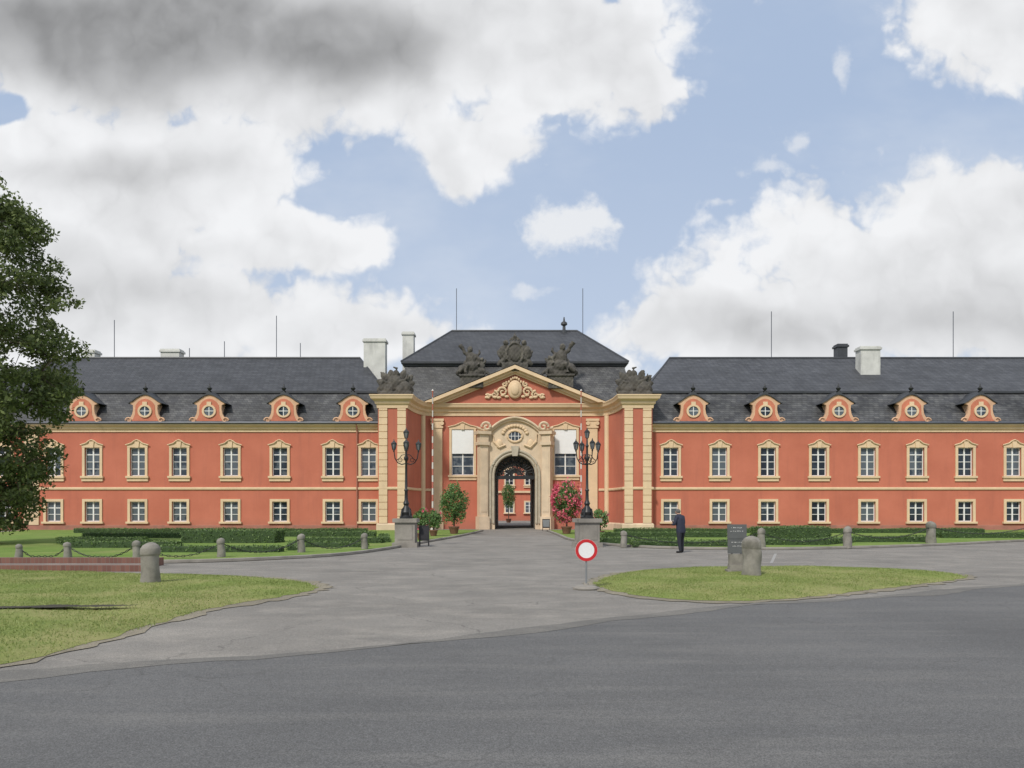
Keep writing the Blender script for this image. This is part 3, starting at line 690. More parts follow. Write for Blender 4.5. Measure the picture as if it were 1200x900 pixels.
for px,yt,y,zb in ((134,375,67,15.3),(263,400,67,15.3),(324,370,67,15.3),(535,338,72,19),(683,338,72,19),(904,365,67,15.3),(1117,365,67,15.3),(352,402,67,15.3),(222,408,67,15.3)):
    mb=MB(); mb.tube([(0,0,zb-.2),(0,0,PZ(yt,y))],.035,5); part('lightning_rod',mb,M['gutter'],(PX(px,y),y,0))
mb=MB(); mb.tube([(-12.5,YW-.14,.1),(-12.5,YW-.14,8.0),(-12.5,YW-.45,8.6)],.055,6); part('downpipe',mb,M['plinth'])
cb=empty('courtyard_building',(0,112,0),label='pale red courtyard wing with cream window surrounds',cat='building')
mb=MB(); mb.box(-20,20,112,120,-.1,10); obj('wall',mb.mesh('wall',M['red']),(0,0,0),cb)
mb=MB(); mb.quad((-20.5,111.5,10),(20.5,111.5,10),(20.5,116,15),(-20.5,116,15)); mb.quad((20.5,120.5,10),(-20.5,120.5,10),(-20.5,116,15),(20.5,116,15)); obj('roof',mb.mesh('roof',M['slate']),(0,0,0),cb)
for x in range(-16,17,3):
    for z,k in ((5.4,'up'),(1.2,'lo')):
        s,f,g=tpl[k]; o=obj('window',s,(x+.6,111.9,z),cb)
        obj('frame',f,(x+.6,111.7,z),o); obj('pane',g,(x+.6,111.7,z),o)
mb=MB(); mb.box(-20,20,111.7,111.99,4.2,4.5); mb.box(-20,20,111.6,111.99,9.4,9.95); obj('cornice',mb.mesh('cornice',M['cream']),(0,0,0),cb)

# ---------------------------------------------------------------- sculptures
def sculpt(name,mb,loc,label,vox=.055,sc=1):
    mb.v=[(a*sc,b*sc,c*sc) for a,b,c in mb.v]
    o=obj(name,mb.mesh(name,M['statue']),loc,label=label,cat='sculpture',group='stone sculptures on the chateau roofline')
    m=o.modifiers.new('r','REMESH'); m.mode='VOXEL'; m.voxel_size=vox
    baked(o); 
    n=len(o.data.vertices); co=np.empty(n*3,np.float32); o.data.vertices.foreach_get('co',co); co=co.reshape(-1,3)
    co+= (np.sin(co[:,[1,2,0]]*15)*np.sin(co[:,[2,0,1]]*19))*0.018; o.data.vertices.foreach_set('co',co.ravel())
    o.data.materials.clear(); o.data.materials.append(M['statue'])
    o.data.polygons.foreach_set('use_smooth',[True]*len(o.data.polygons)); return o
def figure(mb,x,z,s,lean,arm,flip=1):
    f=flip
    mb.ell((x,0,z+.35*s),(.5*s,.42*s,.42*s)); mb.ell((x+.05*f*lean*s,0,z+.85*s),(.37*s,.28*s,.5*s)); mb.ell((x+.12*f*lean*s,-.03,z+1.5*s),(.19*s,.2*s,.23*s))
    mb.tube([(x+.08*f*lean*s,0,z+1.1*s),(x+.1*f*lean*s,-.02,z+1.36*s)],.12*s,6)
    mb.tube([(x-.1*f*s,-.1,z+.35*s),(x+.35*f*s,-.35*s,z+.4*s),(x+.4*f*s,-.4*s,z-.1*s)],[.22*s,.18*s,.12*s],8)
    mb.tube([(x+.1*f*s,-.1,z+.3*s),(x+.6*f*s,-.25*s,z+.22*s),(x+.85*f*s,-.3*s,z-.05*s)],[.22*s,.18*s,.12*s],8)
    mb.tube([(x+.25*f*s,0,z+1.15*s)]+[(x+a*f*s,b*s,z+c*s) for a,b,c in arm],[.15*s,.13*s,.1*s],7)
    mb.tube([(x-.22*f*s,0,z+1.12*s),(x-.5*f*s,-.1*s,z+.8*s),(x-.45*f*s,-.25*s,z+.45*s)],[.15*s,.12*s,.1*s],7)
    mb.ell((x-.2*f*s,.15*s,z+.5*s),(.5*s,.3*s,.6*s))
def roofgroup(sg,x,y,z,sc,lab):
    mb=MB(); mb.box(-.95,.95,-.5,.5,-.7,.25); mb.box(-1.05,1.05,-.6,.6,.25,.4)
    figure(mb,0,.65,1.28,1,[(.5,0,1.3),(.62,-.05,1.7)],sg)
    figure(mb,-sg*.75,.45,.85,1,[(.4,0,1.2),(.5,0,1.5)],-sg)
    mb.tube([(sg*.5,0,2.2),(sg*.85,-.05,2.7),(sg*1.0,-.05,2.95)],[.07,.14,.22],7)
    mb.ell((-sg*.35,.25,1.5),(.4,.22,.65)); mb.ell((sg*.75,.1,.85),(.5,.38,.5)); mb.ell((sg*.35,.2,1.3),(.42,.25,.55)); mb.ell((0,.1,.6),(1.1,.48,.4))
    mb.tube([(-sg*.3,.2,1.9),(-sg*.65,.2,2.35),(-sg*.6,.2,2.6)],[.14,.12,.07],6); mb.ell((sg*1.05,0,.6),(.34,.32,.28))
    return sculpt('sculpture',mb,(x,y,z),lab,sc=sc)
roofgroup(-1,PX(553,63.4),63.5,12.75,1.02,'dark stone group of allegorical figures on the pediment slope'); roofgroup(1,PX(657,63.4),63.5,12.75,1.1,'dark stone figure group raising a trumpet on the pediment')
mb=MB()
mb.box(-1.1,1.1,-.4,.4,-.4,.25); mb.ell((0,-.1,1.05),(.78,.3,1.0)); mb.ell((0,-.35,1.05),(.5,.15,.7)); mb.tube(oval(0,1.05,.7,.9,-.3),.1,6)
for k in range(-2,3): mb.tube([(k*.16,0,1.95),(k*.23,-.05,2.25),(k*.12,0,2.5)],.08,5)
mb.ell((0,0,2.0),(.46,.32,.14)); mb.ell((0,0,2.55),(.18,.18,.18)); mb.tube([(0,0,2.6),(0,0,2.88)],.055,5)
for sg in (-1,1):
    mb.tube([(sg*.6,0,1.7),(sg*1.0,-.05,1.6),(sg*1.1,-.1,1.1),(sg*.85,-.1,.6),(sg*1.2,-.1,.35),(sg*1.45,0,.1)],[.18,.23,.25,.25,.27,.18],7)
    mb.ell((sg*.78,-.1,2.0),(.25,.23,.26)); mb.ell((sg*1.05,-.1,1.25),(.34,.27,.5)); mb.tube([(sg*.7,0,.3),(sg*1.3,-.1,.9),(sg*1.5,0,1.35)],[.17,.16,.1],6); mb.ell((sg*.8,.1,.7),(.55,.32,.65))
sculpt('coat_of_arms',mb,(CX,63.4,13.9),'dark stone crowned coat of arms on pediment apex')
def trophy(sg,x,y,z):
    mb=MB(); mb.box(-1.35,1.35,-.5,.5,-.02,.3); mb.ell((0,.1,.6),(1.2,.4,.65))
    mb.ell((0,0,1.0),(.62,.45,.75)); mb.ell((-.05*sg,0,1.8),(.28,.28,.3)); mb.tube([(0,0,1.95),(-.15*sg,0,2.25),(.2*sg,0,2.35)],[.15,.13,.06],6)
    for a,l in ((-58,1.8),(-35,2.1),(-14,2.0),(22,2.1),(45,2.0),(64,1.7)):
        t=math.radians(a); p1=(math.sin(t)*l,.1,.5+math.cos(t)*l*.85); mb.tube([(0,.1,.5),p1],.06,5)
        mb.ell((p1[0]*.72,.12,.5+(p1[2]-.5)*.72),(.3,.14,.5),8,6,Matrix.Rotation(t,3,'Y'))
    for a,b,c,r in ((-.9,-.2,.65,.46),(.85,-.25,.65,.5),(-.5,-.35,.5,.36),(.4,-.4,.45,.34),(1.15,0,.5,.34),(-1.2,0,.5,.32)): mb.ell((a,b,c),(r,r*.5,r))
    mb.tube([(-.3,-.2,.9),(-.95,-.3,1.15),(-1.15,-.3,.8)],[.15,.13,.09],6); mb.tube([(.3,-.2,1.1),(.9,-.2,1.35),(1.05,-.2,1.8)],[.15,.12,.07],6)
    return sculpt('sculpture',mb,(x,y,z),'dark stone trophy of armour and banners on corner pier')
trophy(-1,PX(463,59.5),59.7,10.8); trophy(1,PX(744,59.5),59.7,10.8)

# ---------------------------------------------------------------- vegetation
def tree():
    r=random.Random(11); D=35.0; x0=PX(-28,D)
    t=empty('broadleaf_tree',(x0,D,0),label='tall dark green broadleaf tree standing on the lawn beside the chateau',cat='tree')
    env=[(625,56),(605,66),(570,74),(540,86),(500,98),(460,108),(420,115),(380,116),(350,110),(315,98),(280,82),(250,68),(225,52),(205,34),(190,15)]
    hz=[(PZ(a,D),b*D/F) for a,b in env]
    def rad(z): return float(np.interp(z,[h[0] for h in hz],[h[1] for h in hz],left=hz[0][1],right=.4))
    mb=MB(); tr=[(0,0,-.05),(.05,0,.5),(.1,.05,2),(-.05,.1,4.5),(.1,0,7),(.2,-.1,10),(.1,0,13),(0,0,16.3)]
    mb.tube(tr,[.62,.42,.36,.32,.26,.19,.1,.03],12)
    cl=[]
    for i in range(52):
        z=1.7+14.0*(i/52)+r.uniform(-.3,.3); a=i*2.399+r.uniform(-.4,.4); zt=min(17.2,z+r.uniform(-.3,1.9)) if i>8 else z+r.uniform(-1.0,.5); R=rad(max(zt,.9))*r.uniform(.6,.9)
        p0=Vector((.05,0,z)); p3=Vector((math.cos(a)*R,math.sin(a)*R,zt)); p1=p0.lerp(p3,.4)+Vector((0,0,.25)); p2=p0.lerp(p3,.75)+Vector((r.uniform(-.2,.2),r.uniform(-.2,.2),.2))
        w=.13*(1-z/20); mb.tube([p0,p1,p2,p3],[w,w*.7,w*.45,w*.15],6)
        for q,s in ((p3,.75),(p2,.8),(p1,.55)): cl.append((q,s*r.uniform(.75,1.15)))
        for k in range(7):
            b=a+r.uniform(-.8,.8); zz=max(.9,zt+r.uniform(-1.8,1.2)); RR=rad(zz)*r.uniform(.62,.96)
            q=Vector((math.cos(b)*RR,math.sin(b)*RR,zz)); mb.tube([p2,p2.lerp(q,.5)+Vector((0,0,.1)),q],[w*.35,w*.25,w*.08],5); cl.append((q,r.uniform(.35,.72)))
    obj('trunk',mb.mesh('trunk',M['bark'],True),t.location,t)
    C=[]
    for q,s in cl:
        n=int(230*s*s)+40; p=RNG.normal(size=(n,3)); p/=np.linalg.norm(p,axis=1)[:,None]; p*=(RNG.random(n)**.45)[:,None]*np.array([s*1.1,s*1.1,s*.9]); C.append(p+np.array(q))
    C=np.concatenate(C)
    obj('crown',leafcloud('crown',C,.11,M['leaf']),t.location,t)
tree()
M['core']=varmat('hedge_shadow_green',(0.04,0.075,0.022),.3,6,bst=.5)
def hedge(x0,y0,x1,y1,h,w=.7,label='low clipped green box hedge on the lawn'):
    c=Vector(((x0+x1)/2,(y0+y1)/2,0)); d=Vector((x1-x0,y1-y0,0)); L=d.length; a=math.atan2(d.y,d.x)
    n=int((2*L*h+L*w+2*w*h)*170); k=RNG.random(n); P=np.empty((n,3)); u=RNG.uniform(-L/2,L/2,n)
    top=k<w/(w+2*h); P[:,0]=u; P[:,1]=np.where(top,RNG.uniform(-w/2,w/2,n),np.where(RNG.random(n)<.5,-w/2,w/2)); P[:,2]=np.where(top,h,RNG.uniform(0,h,n))
    e=RNG.random(n)<w*h*2/(L*h*2+w*h*2); P[e,0]=np.where(RNG.random(e.sum())<.5,-L/2,L/2); P[e,1]=RNG.uniform(-w/2,w/2,e.sum()); P[e,2]=RNG.uniform(0,h,e.sum())
    P[:,2]+=(np.sin(P[:,0]*1.7+x0)+np.sin(P[:,0]*.63+y0))*.02*(P[:,2]/h); P+=RNG.normal(0,.018,P.shape)
    o=obj('hedge',leafcloud('hedge',P,.048,M['box']),(c.x,c.y,.06),rot=a,label=label,cat='hedge',group='clipped box hedges of the parterre')
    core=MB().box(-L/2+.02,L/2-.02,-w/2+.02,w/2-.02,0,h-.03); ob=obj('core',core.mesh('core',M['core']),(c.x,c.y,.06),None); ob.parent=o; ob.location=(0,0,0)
def H(px0,px1,d,h=.55,w=.7,d1=None): hedge(PX(px0,d),d,PX(px1,d1 or d),d1 or d,h,w)
H(85,210,32,.27); H(190,330,28.8,.22,.8); H(80,170,36.5,.28); H(220,328,37,.62,1.6); H(350,448,36.5,.28); H(100,215,43,.3); H(250,440,45,.3); H(360,430,32.5,.2); H(90,430,52,.3,.8)
H(695,790,36,.28); H(740,860,33.3,.23,.8); H(880,968,34.5,.28); H(885,966,39,.72,1.7); H(990,1085,37.5,.28); H(705,850,44,.3); H(1100,1240,43,.3); H(720,1150,52,.3,.8)
for a,b,c,dd,h in ((85,32,80,36.5,.27),(340,29.2,350,34.5,.2),(448,36.5,452,42,.27),(695,36,704,44,.27),(968,34,990,37.5,.27)):
    hedge(PX(a,b),b+.5,PX(c,dd),dd-.5,h,.5)
def ballshrub(px,d,ytop,r,fl,label,zs=1.08,name='potted_shrub'):
    x=PX(px,d); zc=PZ(ytop,d)-r*zs*1.02; o=empty(name,(x,d,.06),label=label,cat='shrub',group='potted shrubs beside the gate')
    ps=.8 if r>.75 else .6
    mb=MB(); mb.lathe([(.28*ps,0),(.33*ps,.1*ps),(.42*ps,.5*ps),(.47*ps,.55*ps),(.47*ps,.62*ps),(.4*ps,.62*ps),(.38*ps,.55*ps)],(0,0,0),14); obj('pot',mb.mesh('pot',M['pot'],True),o.location,o)
    mb=MB(); mb.tube([(0,0,.3),(.03,0,max(.4,zc*.6)),(0,.02,max(.5,zc))],[.06,.05,.04],7)
    for k in range(8): a=k*.8; mb.tube([(0,0,max(.3,zc-r*.7)),(r*.4*math.cos(a),r*.4*math.sin(a),zc-.1),(r*.8*math.cos(a),r*.8*math.sin(a),zc+.3)],[.03,.02,.01],5)
    obj('stem',mb.mesh('stem',M['bark']),o.location,o)
    n=int(3000*r*r*zs); p=RNG.normal(size=(n,3)); p/=np.linalg.norm(p,axis=1)[:,None]; lump=1+.15*np.sin(p[:,0]*5+px)*np.sin(p[:,2]*6)+.12*np.sin(p[:,1]*7+p[:,2]*4)
    p*=((.45+.58*RNG.random(n)**.6)*lump*r)[:,None]; p[:,2]=p[:,2]*zs+zc-.06; p[:,2]=np.maximum(p[:,2],.12+RNG.random(n)*.15)
    obj('crown',leafcloud('crown',p,.08,M['shrub']),o.location,o)
    if fl:
        n=int(600*r*r*fl); p=RNG.normal(size=(n,3)); p/=np.linalg.norm(p,axis=1)[:,None]; cc=p[RNG.integers(0,max(10,n//12),n)]; p=cc+RNG.normal(0,.08,(n,3)); p*=(r*1.06); p[:,2]=p[:,2]*zs+zc; p[:,2]=np.maximum(p[:,2],.2)
        obj('blossom',leafcloud('blossom',p,.085,M['flower']),o.location,o)
ballshrub(532,50,567,.94,0,'round green bushy shrub in a pot beside the gate',1.38)
ballshrub(664,50,566,.94,3.2,'bushy shrub covered in pink-red blossoms in a pot beside the gate',1.36)
ballshrub(508,46,598,.5,.3,'small low potted shrub near the lamp'); ballshrub(494,40,597,.5,.5,'small low potted shrub near the lamp'); ballshrub(703,44,597,.5,.4,'small low potted shrub near the lamp')
ballshrub(596,92,566,.8,0,'loose green shrub standing in the courtyard',1.9)

# ---------------------------------------------------------------- street furniture
def bollard(px,yf,hpx,wpx,label,rough=.012,waist=.9):
    x,d=GP(px,yf); s=F/d; h=hpx/s; w=wpx/s/2
    mb=MB(); prof=[(w*1.0,-.03),(w*1.0,h*.08),(w*.97,h*.3),(w*waist,h*.6),(w*waist*.97,h*.68),(w*.98,h*.71),(w*1.0,h*.78),(w*.96,h*.86),(w*.78,h*.93),(w*.45,h*.975),(w*.1,h)]
    P=[]
    for (r0,z0_),(r1,z1_) in zip(prof,prof[1:]):
        for k in range(3): P.append((r0+(r1-r0)*k/3,z0_+(z1_-z0_)*k/3))
    P.append(prof[-1]); mb.lathe(P,(0,0,0),20)
    rr=random.Random(px); ph=rr.uniform(0,6)
    mb.v=[(a+rough*math.sin(c*9+ph+b*8),b+rough*math.sin(c*7+a*9+ph),c+rough*.5*math.sin(a*14+ph)) for a,b,c in mb.v]
    obj('bollard',mb.mesh('bollard',M['granite'],True),(x,d,.05),label=label,cat='bollard',group='stone bollards along the drive'); return (x,d,h)
lb='weathered round-topped granite bollard at the lawn edge'
bs={}
for px,yf,hp,wp in ((22,656,17,8),(79,655,18,9),(160,657,22,9.5),(259,655,23,9.5),(353,649,22,9),(427,645,19,8),(731,642,19,8),(892,643,23,9.5),(993,643,25,10),(1091,638,26,11),(1215,634,24,10)):
    bs[px]=bollard(px,yf,hp,wp,lb)
bollard(176,687,49,21.5,'large worn granite bollard standing on the grass island',.010,.93)
bollard(881,678,48,22,'squat worn granite bollard on the grass beside a sign',.014,.97)
def chain(a,b,sag=.3,f=.75):
    A=Vector((a[0],a[1],a[2]*f+.05)); B=Vector((b[0],b[1],b[2]*f+.05)); L=(B-A).length; n=int(min(70,max(16,L/.11))); mb=MB(); pts=[]
    for i in range(n+1):
        t=i/n; p=A.lerp(B,t); p.z=max(p.z-sag*4*t*(1-t),.10); pts.append(p)
    for i in range(n):
        p,q=pts[i],pts[i+1]; d=(q-p); c=(p+q)/2; u=d.normalized(); w=u.cross(Vector((0,0,1))).normalized() if i%2 else Vector((0,0,1)); l=d.length*.62
        ring=[c+u*l*math.cos(t)+w*.03*math.sin(t) for t in [2*math.pi*k/6 for k in range(7)]]
        mb.tube(ring,.012,4)
    obj('chain',mb.mesh('chain',M['iron']),(0,0,0),label='black iron chain hanging between stone bollards',cat='chain',group='iron chains between bollards')
for a,b in ((22,79),(79,160),(160,259),(259,353),(353,427),(731,892),(892,993),(993,1091),(1091,1215)): chain(bs[a],bs[b],.42 if a<700 else .4)
x,d=GP(687,691); sg=empty('no_vehicles_sign',(x,d,.008),label='round red and white prohibition sign on a portable grey post',cat='road sign')
mb=MB(); mb.tube([(0,0,.05),(0,0,1.04)],.02,8); obj('post',mb.mesh('post',M['greymetal'],True),sg.location,sg)
mb=MB(); mb.lathe([(.25,0),(.26,.03),(.22,.07),(.06,.09),(.05,.13)],(0,0,0),18); mb.box(-.28,.28,-.06,.06,0.001,.045); obj('base',mb.mesh('base',M['kerb']),sg.location,sg)
def disc(r0,r1,y0,y1,cz,n=40):
    mb=MB(); o=[(r1*math.cos(2*math.pi*i/n),cz+r1*math.sin(2*math.pi*i/n)) for i in range(n)]
    if r0==0: return mb.prism(o,y0,y1)
    q=[(r0*math.cos(2*math.pi*i/n),cz+r0*math.sin(2*math.pi*i/n)) for i in range(n)]
    for i in range(n):
        j=(i+1)%n; mb.quad((o[i][0],y0,o[i][1]),(o[j][0],y0,o[j][1]),(q[j][0],y0,q[j][1]),(q[i][0],y0,q[i][1])); mb.quad((o[i][0],y0,o[i][1]),(o[j][0],y0,o[j][1]),(o[j][0],y1,o[j][1]),(o[i][0],y1,o[i][1])); mb.quad((q[i][0],y0,q[i][1]),(q[j][0],y0,q[j][1]),(q[j][0],y1,q[j][1]),(q[i][0],y1,q[i][1]))
    return mb
obj('disc',disc(0,.235,-.035,-.022,.83).mesh('disc',M['signwhite']),sg.location,sg)
obj('red_border',disc(.168,.232,-.040,-.034,.83).mesh('red_border',M['signred']),sg.location,sg)
x,d=GP(863,673); s=empty('information_sign',(x,d,.09),label='dark grey information sign board beside a granite post',cat='sign')
mb=MB(); mb.box(-.2,.2,-.12,.12,0,.16); mb.box(-.26,.26,-.16,.16,-.05,.04); obj('foot',mb.mesh('foot',M['granite']),s.location,s)
mb=MB(); mb.tube([(-.12,0,.14),(-.12,0,1.1)],.022,8); mb.tube([(.12,0,.14),(.12,0,1.1)],.022,8); mb.box(-.2,.2,-.05,.05,.16,.44); obj('post',mb.mesh('post',M['granite'],True),s.location,s)
mb=MB(); mb.box(-.25,.25,-.06,-.025,.845,1.22); mb.box(-.24,.24,-.055,-.025,.46,.835); mb.box(-.23,.23,-.045,-.026,.834,.846); obj('panel',mb.mesh('panel',M['signgrey']),s.location,s)
def letters(rows,yy,th,mat):
    mb=MB()
    for z,w in rows:
        xx=-w
        while xx<w-.02:
            l=random.uniform(.012,.022); mb.box(xx,xx+l*.3,yy-.0035,yy,z,z+th); mb.box(xx+l*.3,xx+l,yy-.003,yy,z+random.choice((0,.4,.8))*th,z+random.choice((.2,.95))*th+.004); xx+=l+random.choice((.012,.012,.035))
    obj('lettering',mb.mesh('lettering',M[mat]),s.location,s)
letters(((1.12,.15),(1.03,.18)),-.0605,.022,'signwhite'); letters(((.74,.14),(.64,.12)),-.0555,.02,'signwhite')
x,d=GP(476,641)
lp=empty('street_lamp',(x,d,.05),label='ornate black cast iron candelabra lamp on a stone pedestal',cat='street lamp',group='candelabra lamps flanking the drive')
L0=lp.location.copy()
mb=MB(); mb.box(-.56,.56,-.56,.56,-.05,.16); mb.box(-.45,.45,-.45,.45,.16,1.08); mb.box(-.33,.33,-.47,-.449,.3,.95); mb.box(-.54,.54,-.54,.54,1.08,1.26); obj('pedestal',mb.mesh('pedestal',M['kerb']),L0,lp)
mb=MB(); mb.lathe([(.30,1.26),(.30,1.34),(.20,1.42),(.24,1.55),(.15,1.75),(.10,1.85),(.14,1.95),(.08,2.1),(.07,2.5),(.10,2.56),(.065,2.62),(.055,3.2),(.05,3.9),(.09,3.95),(.11,4.05),(.055,4.15),(.045,4.5),(.08,4.6),(.045,4.68),(.03,4.95)],(0,0,0),14)
for k in range(4):
    a=k*math.pi/2+.78; mb.tube([(.09*math.cos(a),.09*math.sin(a),1.8),(.22*math.cos(a),.22*math.sin(a),1.68),(.27*math.cos(a),.27*math.sin(a),1.38)],[.025,.04,.05],6)
obj('post',mb.mesh('post',M['iron'],True),L0,lp)
AX=.55
mb=MB(); pts=[(.05,0,3.78),(.2,0,3.74),(.38,0,3.82),(.5,0,4.02),(AX,0,4.38)]; mb.tube(pts,[.03,.026,.026,.024,.024],6)
mb.tube([(.27+.09*math.cos(t),0,3.95+.09*math.sin(t)) for t in [i*.6 for i in range(11)]],.015,5); mb.tube([(.06,0,4.2),(.2,0,4.17),(.32,0,4.0),(.44,0,3.94)],.017,5); mb.lathe([(.02,4.3),(.05,4.36),(.03,4.4)],(AX,0,0),8)
armm=mb.mesh('arm',M['iron'],True)
def lantern_m():
    k=.68
    mb=MB(); mb.lathe([(.05*k,0),(.1*k,.04*k)],(0,0,0),6); mb.lathe([(.19*k,.42*k),(.2*k,.45*k),(.13*k,.54*k),(.06*k,.6*k),(.04*k,.66*k),(.015*k,.76*k)],(0,0,0),6)
    for i in range(6):
        a=math.pi*2*i/6; mb.tube([(.1*k*math.cos(a),.1*k*math.sin(a),.03*k),(.18*k*math.cos(a),.18*k*math.sin(a),.43*k)],.010,4)
    g=MB(); g.lathe([(.09*k,.04*k),(.165*k,.42*k)],(0,0,0),6); return mb.mesh('lantern',M['iron']),g.mesh('glass',M['lglass'])
lm,gm=lantern_m()
for k in range(4):
    a=math.radians(8+90*k); o=obj('arm',armm,L0,lp); o.rotation_euler[2]=a
    q=obj('lantern',lm,L0+Vector((AX*math.cos(a),AX*math.sin(a),4.39)),lp); g=obj('glass',gm,WL[q.name],q)
q=obj('lantern',lm,L0+Vector((0,0,4.93)),lp); g=obj('glass',gm,WL[q.name],q)
lp.scale=(1,1,.985)
x2,d2=GP(688,641); clone(lp,(x2,d2,.05),.2,(1,1,.985))
for px in (507,681):
    x=PX(px,52); zt=PZ(457,52); mb=MB(); mb.lathe([(.16,0),(.16,.3),(.065,.35),(.055,6),(.04,zt-.2),(.09,zt-.1),(.02,zt)],(0,0,0),10)
    obj('flagpole',mb.mesh('flagpole',M['poleW'],True),(x,52,.05),label='tall slender red and white banded flagpole before the gate',cat='flagpole',group='flagpoles flanking the gate')
for px,yf,hp,wp in ((497,641,24,12),(640,623,14,9)):
    x,d=GP(px,yf); s=F/d; h=hp/s;w=wp/s; o=empty('notice_stand',(x,d,.05),label='small black notice board standing by the drive',cat='notice board',group='notice boards by the drive')
    mb=MB(); mb.box(-w/2,w/2,-.03,.03,h*.25,h); obj('board',mb.mesh('board',M['iron']),o.location,o)
    mb=MB(); mb.box(-w/2+.03,w/2-.03,-.036,-.031,h*.35,h*.93); obj('poster',mb.mesh('poster',M['darktext'] if px<600 else M['greymetal']),o.location,o)
    for q in (-w/2+.03,w/2-.03): mb=MB(); mb.tube([(q,-.12,0),(q,.0,h*.9)],.02,6); mb.tube([(q,.15,0),(q,.0,h*.9)],.02,6); obj('leg',mb.mesh('leg',M['iron']),o.location,o)
y0_,y1_=GD(670),GD(664); xr=PX(165,y0_)
for (xa,xb,ya,yb,zz) in ((-40,xr,y0_,y0_+.35,.17),(-40,xr-.5,y0_+2.1,y0_+2.4,.24)):
    mb=MB(); mb.box(xa,xb,ya,yb,0,zz); obj('brick_edging',mb.mesh('brick_edging',M['brick']),label='low red brick edging wall along the lawn',cat='low wall',group='brick edging walls')
mb=MB(); mb.quad((-40,y0_+.35,.075),(xr,y0_+.35,.075),(xr-.5,y0_+2.1,.075),(-40,y0_+2.1,.075)); obj('path',mb.mesh('path',M['drive'],fix=False),kind='structure')

# ---------------------------------------------------------------- person
def person():
    x,d=GP(798,648)
    J={'pel':((0,0,.95),.175,.13),'sp':((0,.02,1.12),.165,.125),'ch':((0,.05,1.32),.20,.135),'nb':((0,.09,1.45),.085,.075),'nk':((0,.125,1.51),.058,.06),
       'hd':((0,.175,1.58),.085,.098),'ht':((0,.20,1.66),.062,.072),'nose':((0,.29,1.555),.014,.014)}
    E=[('pel','sp'),('sp','ch'),('ch','nb'),('nb','nk'),('nk','hd'),('hd','ht'),('hd','nose')]
    for s,n in ((-1,'l'),(1,'r')):
        J['sh'+n]=((s*.19,.06,1.39),.085,.085); J['el'+n]=((s*.29,.08,1.11),.06,.06); J['wr'+n]=((s*.13,.31,1.10),.042,.04); J['pa'+n]=((s*.07,.37,1.13),.032,.02)
        J['hp'+n]=((s*.105,0,.86),.118,.12); J['kn'+n]=((s*.13,.02+s*.04,.49),.08,.082); J['an'+n]=((s*.15,-.02+s*.07,.10),.056,.06); J['he'+n]=((s*.155,-.03+s*.07,.045),.045,.045); J['to'+n]=((s*.18,.16+s*.07,.035),.046,.035)
        J['ear'+n]=((s*.09,.17,1.58),.014,.02)
        E+=[('ch','sh'+n),('sh'+n,'el'+n),('el'+n,'wr'+n),('wr'+n,'pa'+n),('pel','hp'+n),('hp'+n,'kn'+n),('kn'+n,'an'+n),('an'+n,'he'+n),('he'+n,'to'+n),('hd','ear'+n)]
        for k in range(4):
            J['f%d%s'%(k,n)]=((s*(.05-.006*k),.42-.005*k,1.16-.022*k),.009,.009); J['g%d%s'%(k,n)]=((s*(.02),.435-.006*k,1.175-.022*k),.008,.008); E+=[('pa'+n,'f%d%s'%(k,n)),('f%d%s'%(k,n),'g%d%s'%(k,n))]
        J['th'+n]=((s*.06,.37,1.185),.010,.010); E+=[('pa'+n,'th'+n)]
    keys=list(J); idx={k:i for i,k in enumerate(keys)}
    me=bpy.data.meshes.new('person'); me.from_pydata([J[k][0] for k in keys],[(idx[a],idx[b]) for a,b in E],[])
    o=obj('person',me,(x,d,.008),label='man in navy jacket and dark trousers standing with head bowed',cat='person')
    m=o.modifiers.new('s','SKIN'); 
    for i,k in enumerate(keys): sv=me.skin_vertices[0].data[i]; sv.radius=(J[k][1],J[k][2]); sv.use_root=(k=='pel')
    m.use_smooth_shade=True; ss=o.modifiers.new('b','SUBSURF'); ss.levels=2; ss.render_levels=2
    baked(o); me=o.data; me.materials.clear()
    for k in ('skin','navy','trouser','shoe'): me.materials.append(M[k])
    for p in me.polygons:
        c=p.center; p.use_smooth=True
        p.material_index=0 if (c.z>1.49 or c.y>.33 and c.z>1.) else 1 if c.z>.86 else 2 if c.z>.085 else 3
    mb=MB(); mb.ell((0,.15,1.615),(.095,.103,.10),14,10)
    mb.v=[(a,min(b,.235),max(c,1.54)) for a,b,c in mb.v]; h=obj('hair',mb.mesh('hair',M['hair'],True),o.location,o)
    mb=MB(); mb.lathe([(.20,.78),(.215,.84),(.205,1.0),(.20,1.12),(.22,1.3),(.185,1.41),(.105,1.48),(.07,1.51)],(0,0,0),20,1.0,.76)
    mb.v=[(a,b+max(0,(c-.95))*.16,c) for a,b,c in mb.v]
    obj('jacket',mb.mesh('jacket',M['navy'],True),o.location,o)
    mb=MB(); mb.box(-.035,.035,.40,.412,1.12,1.24); obj('phone',mb.mesh('phone',M['shoe']),o.location,o)
    o.rotation_euler[2]=math.radians(38)
person()

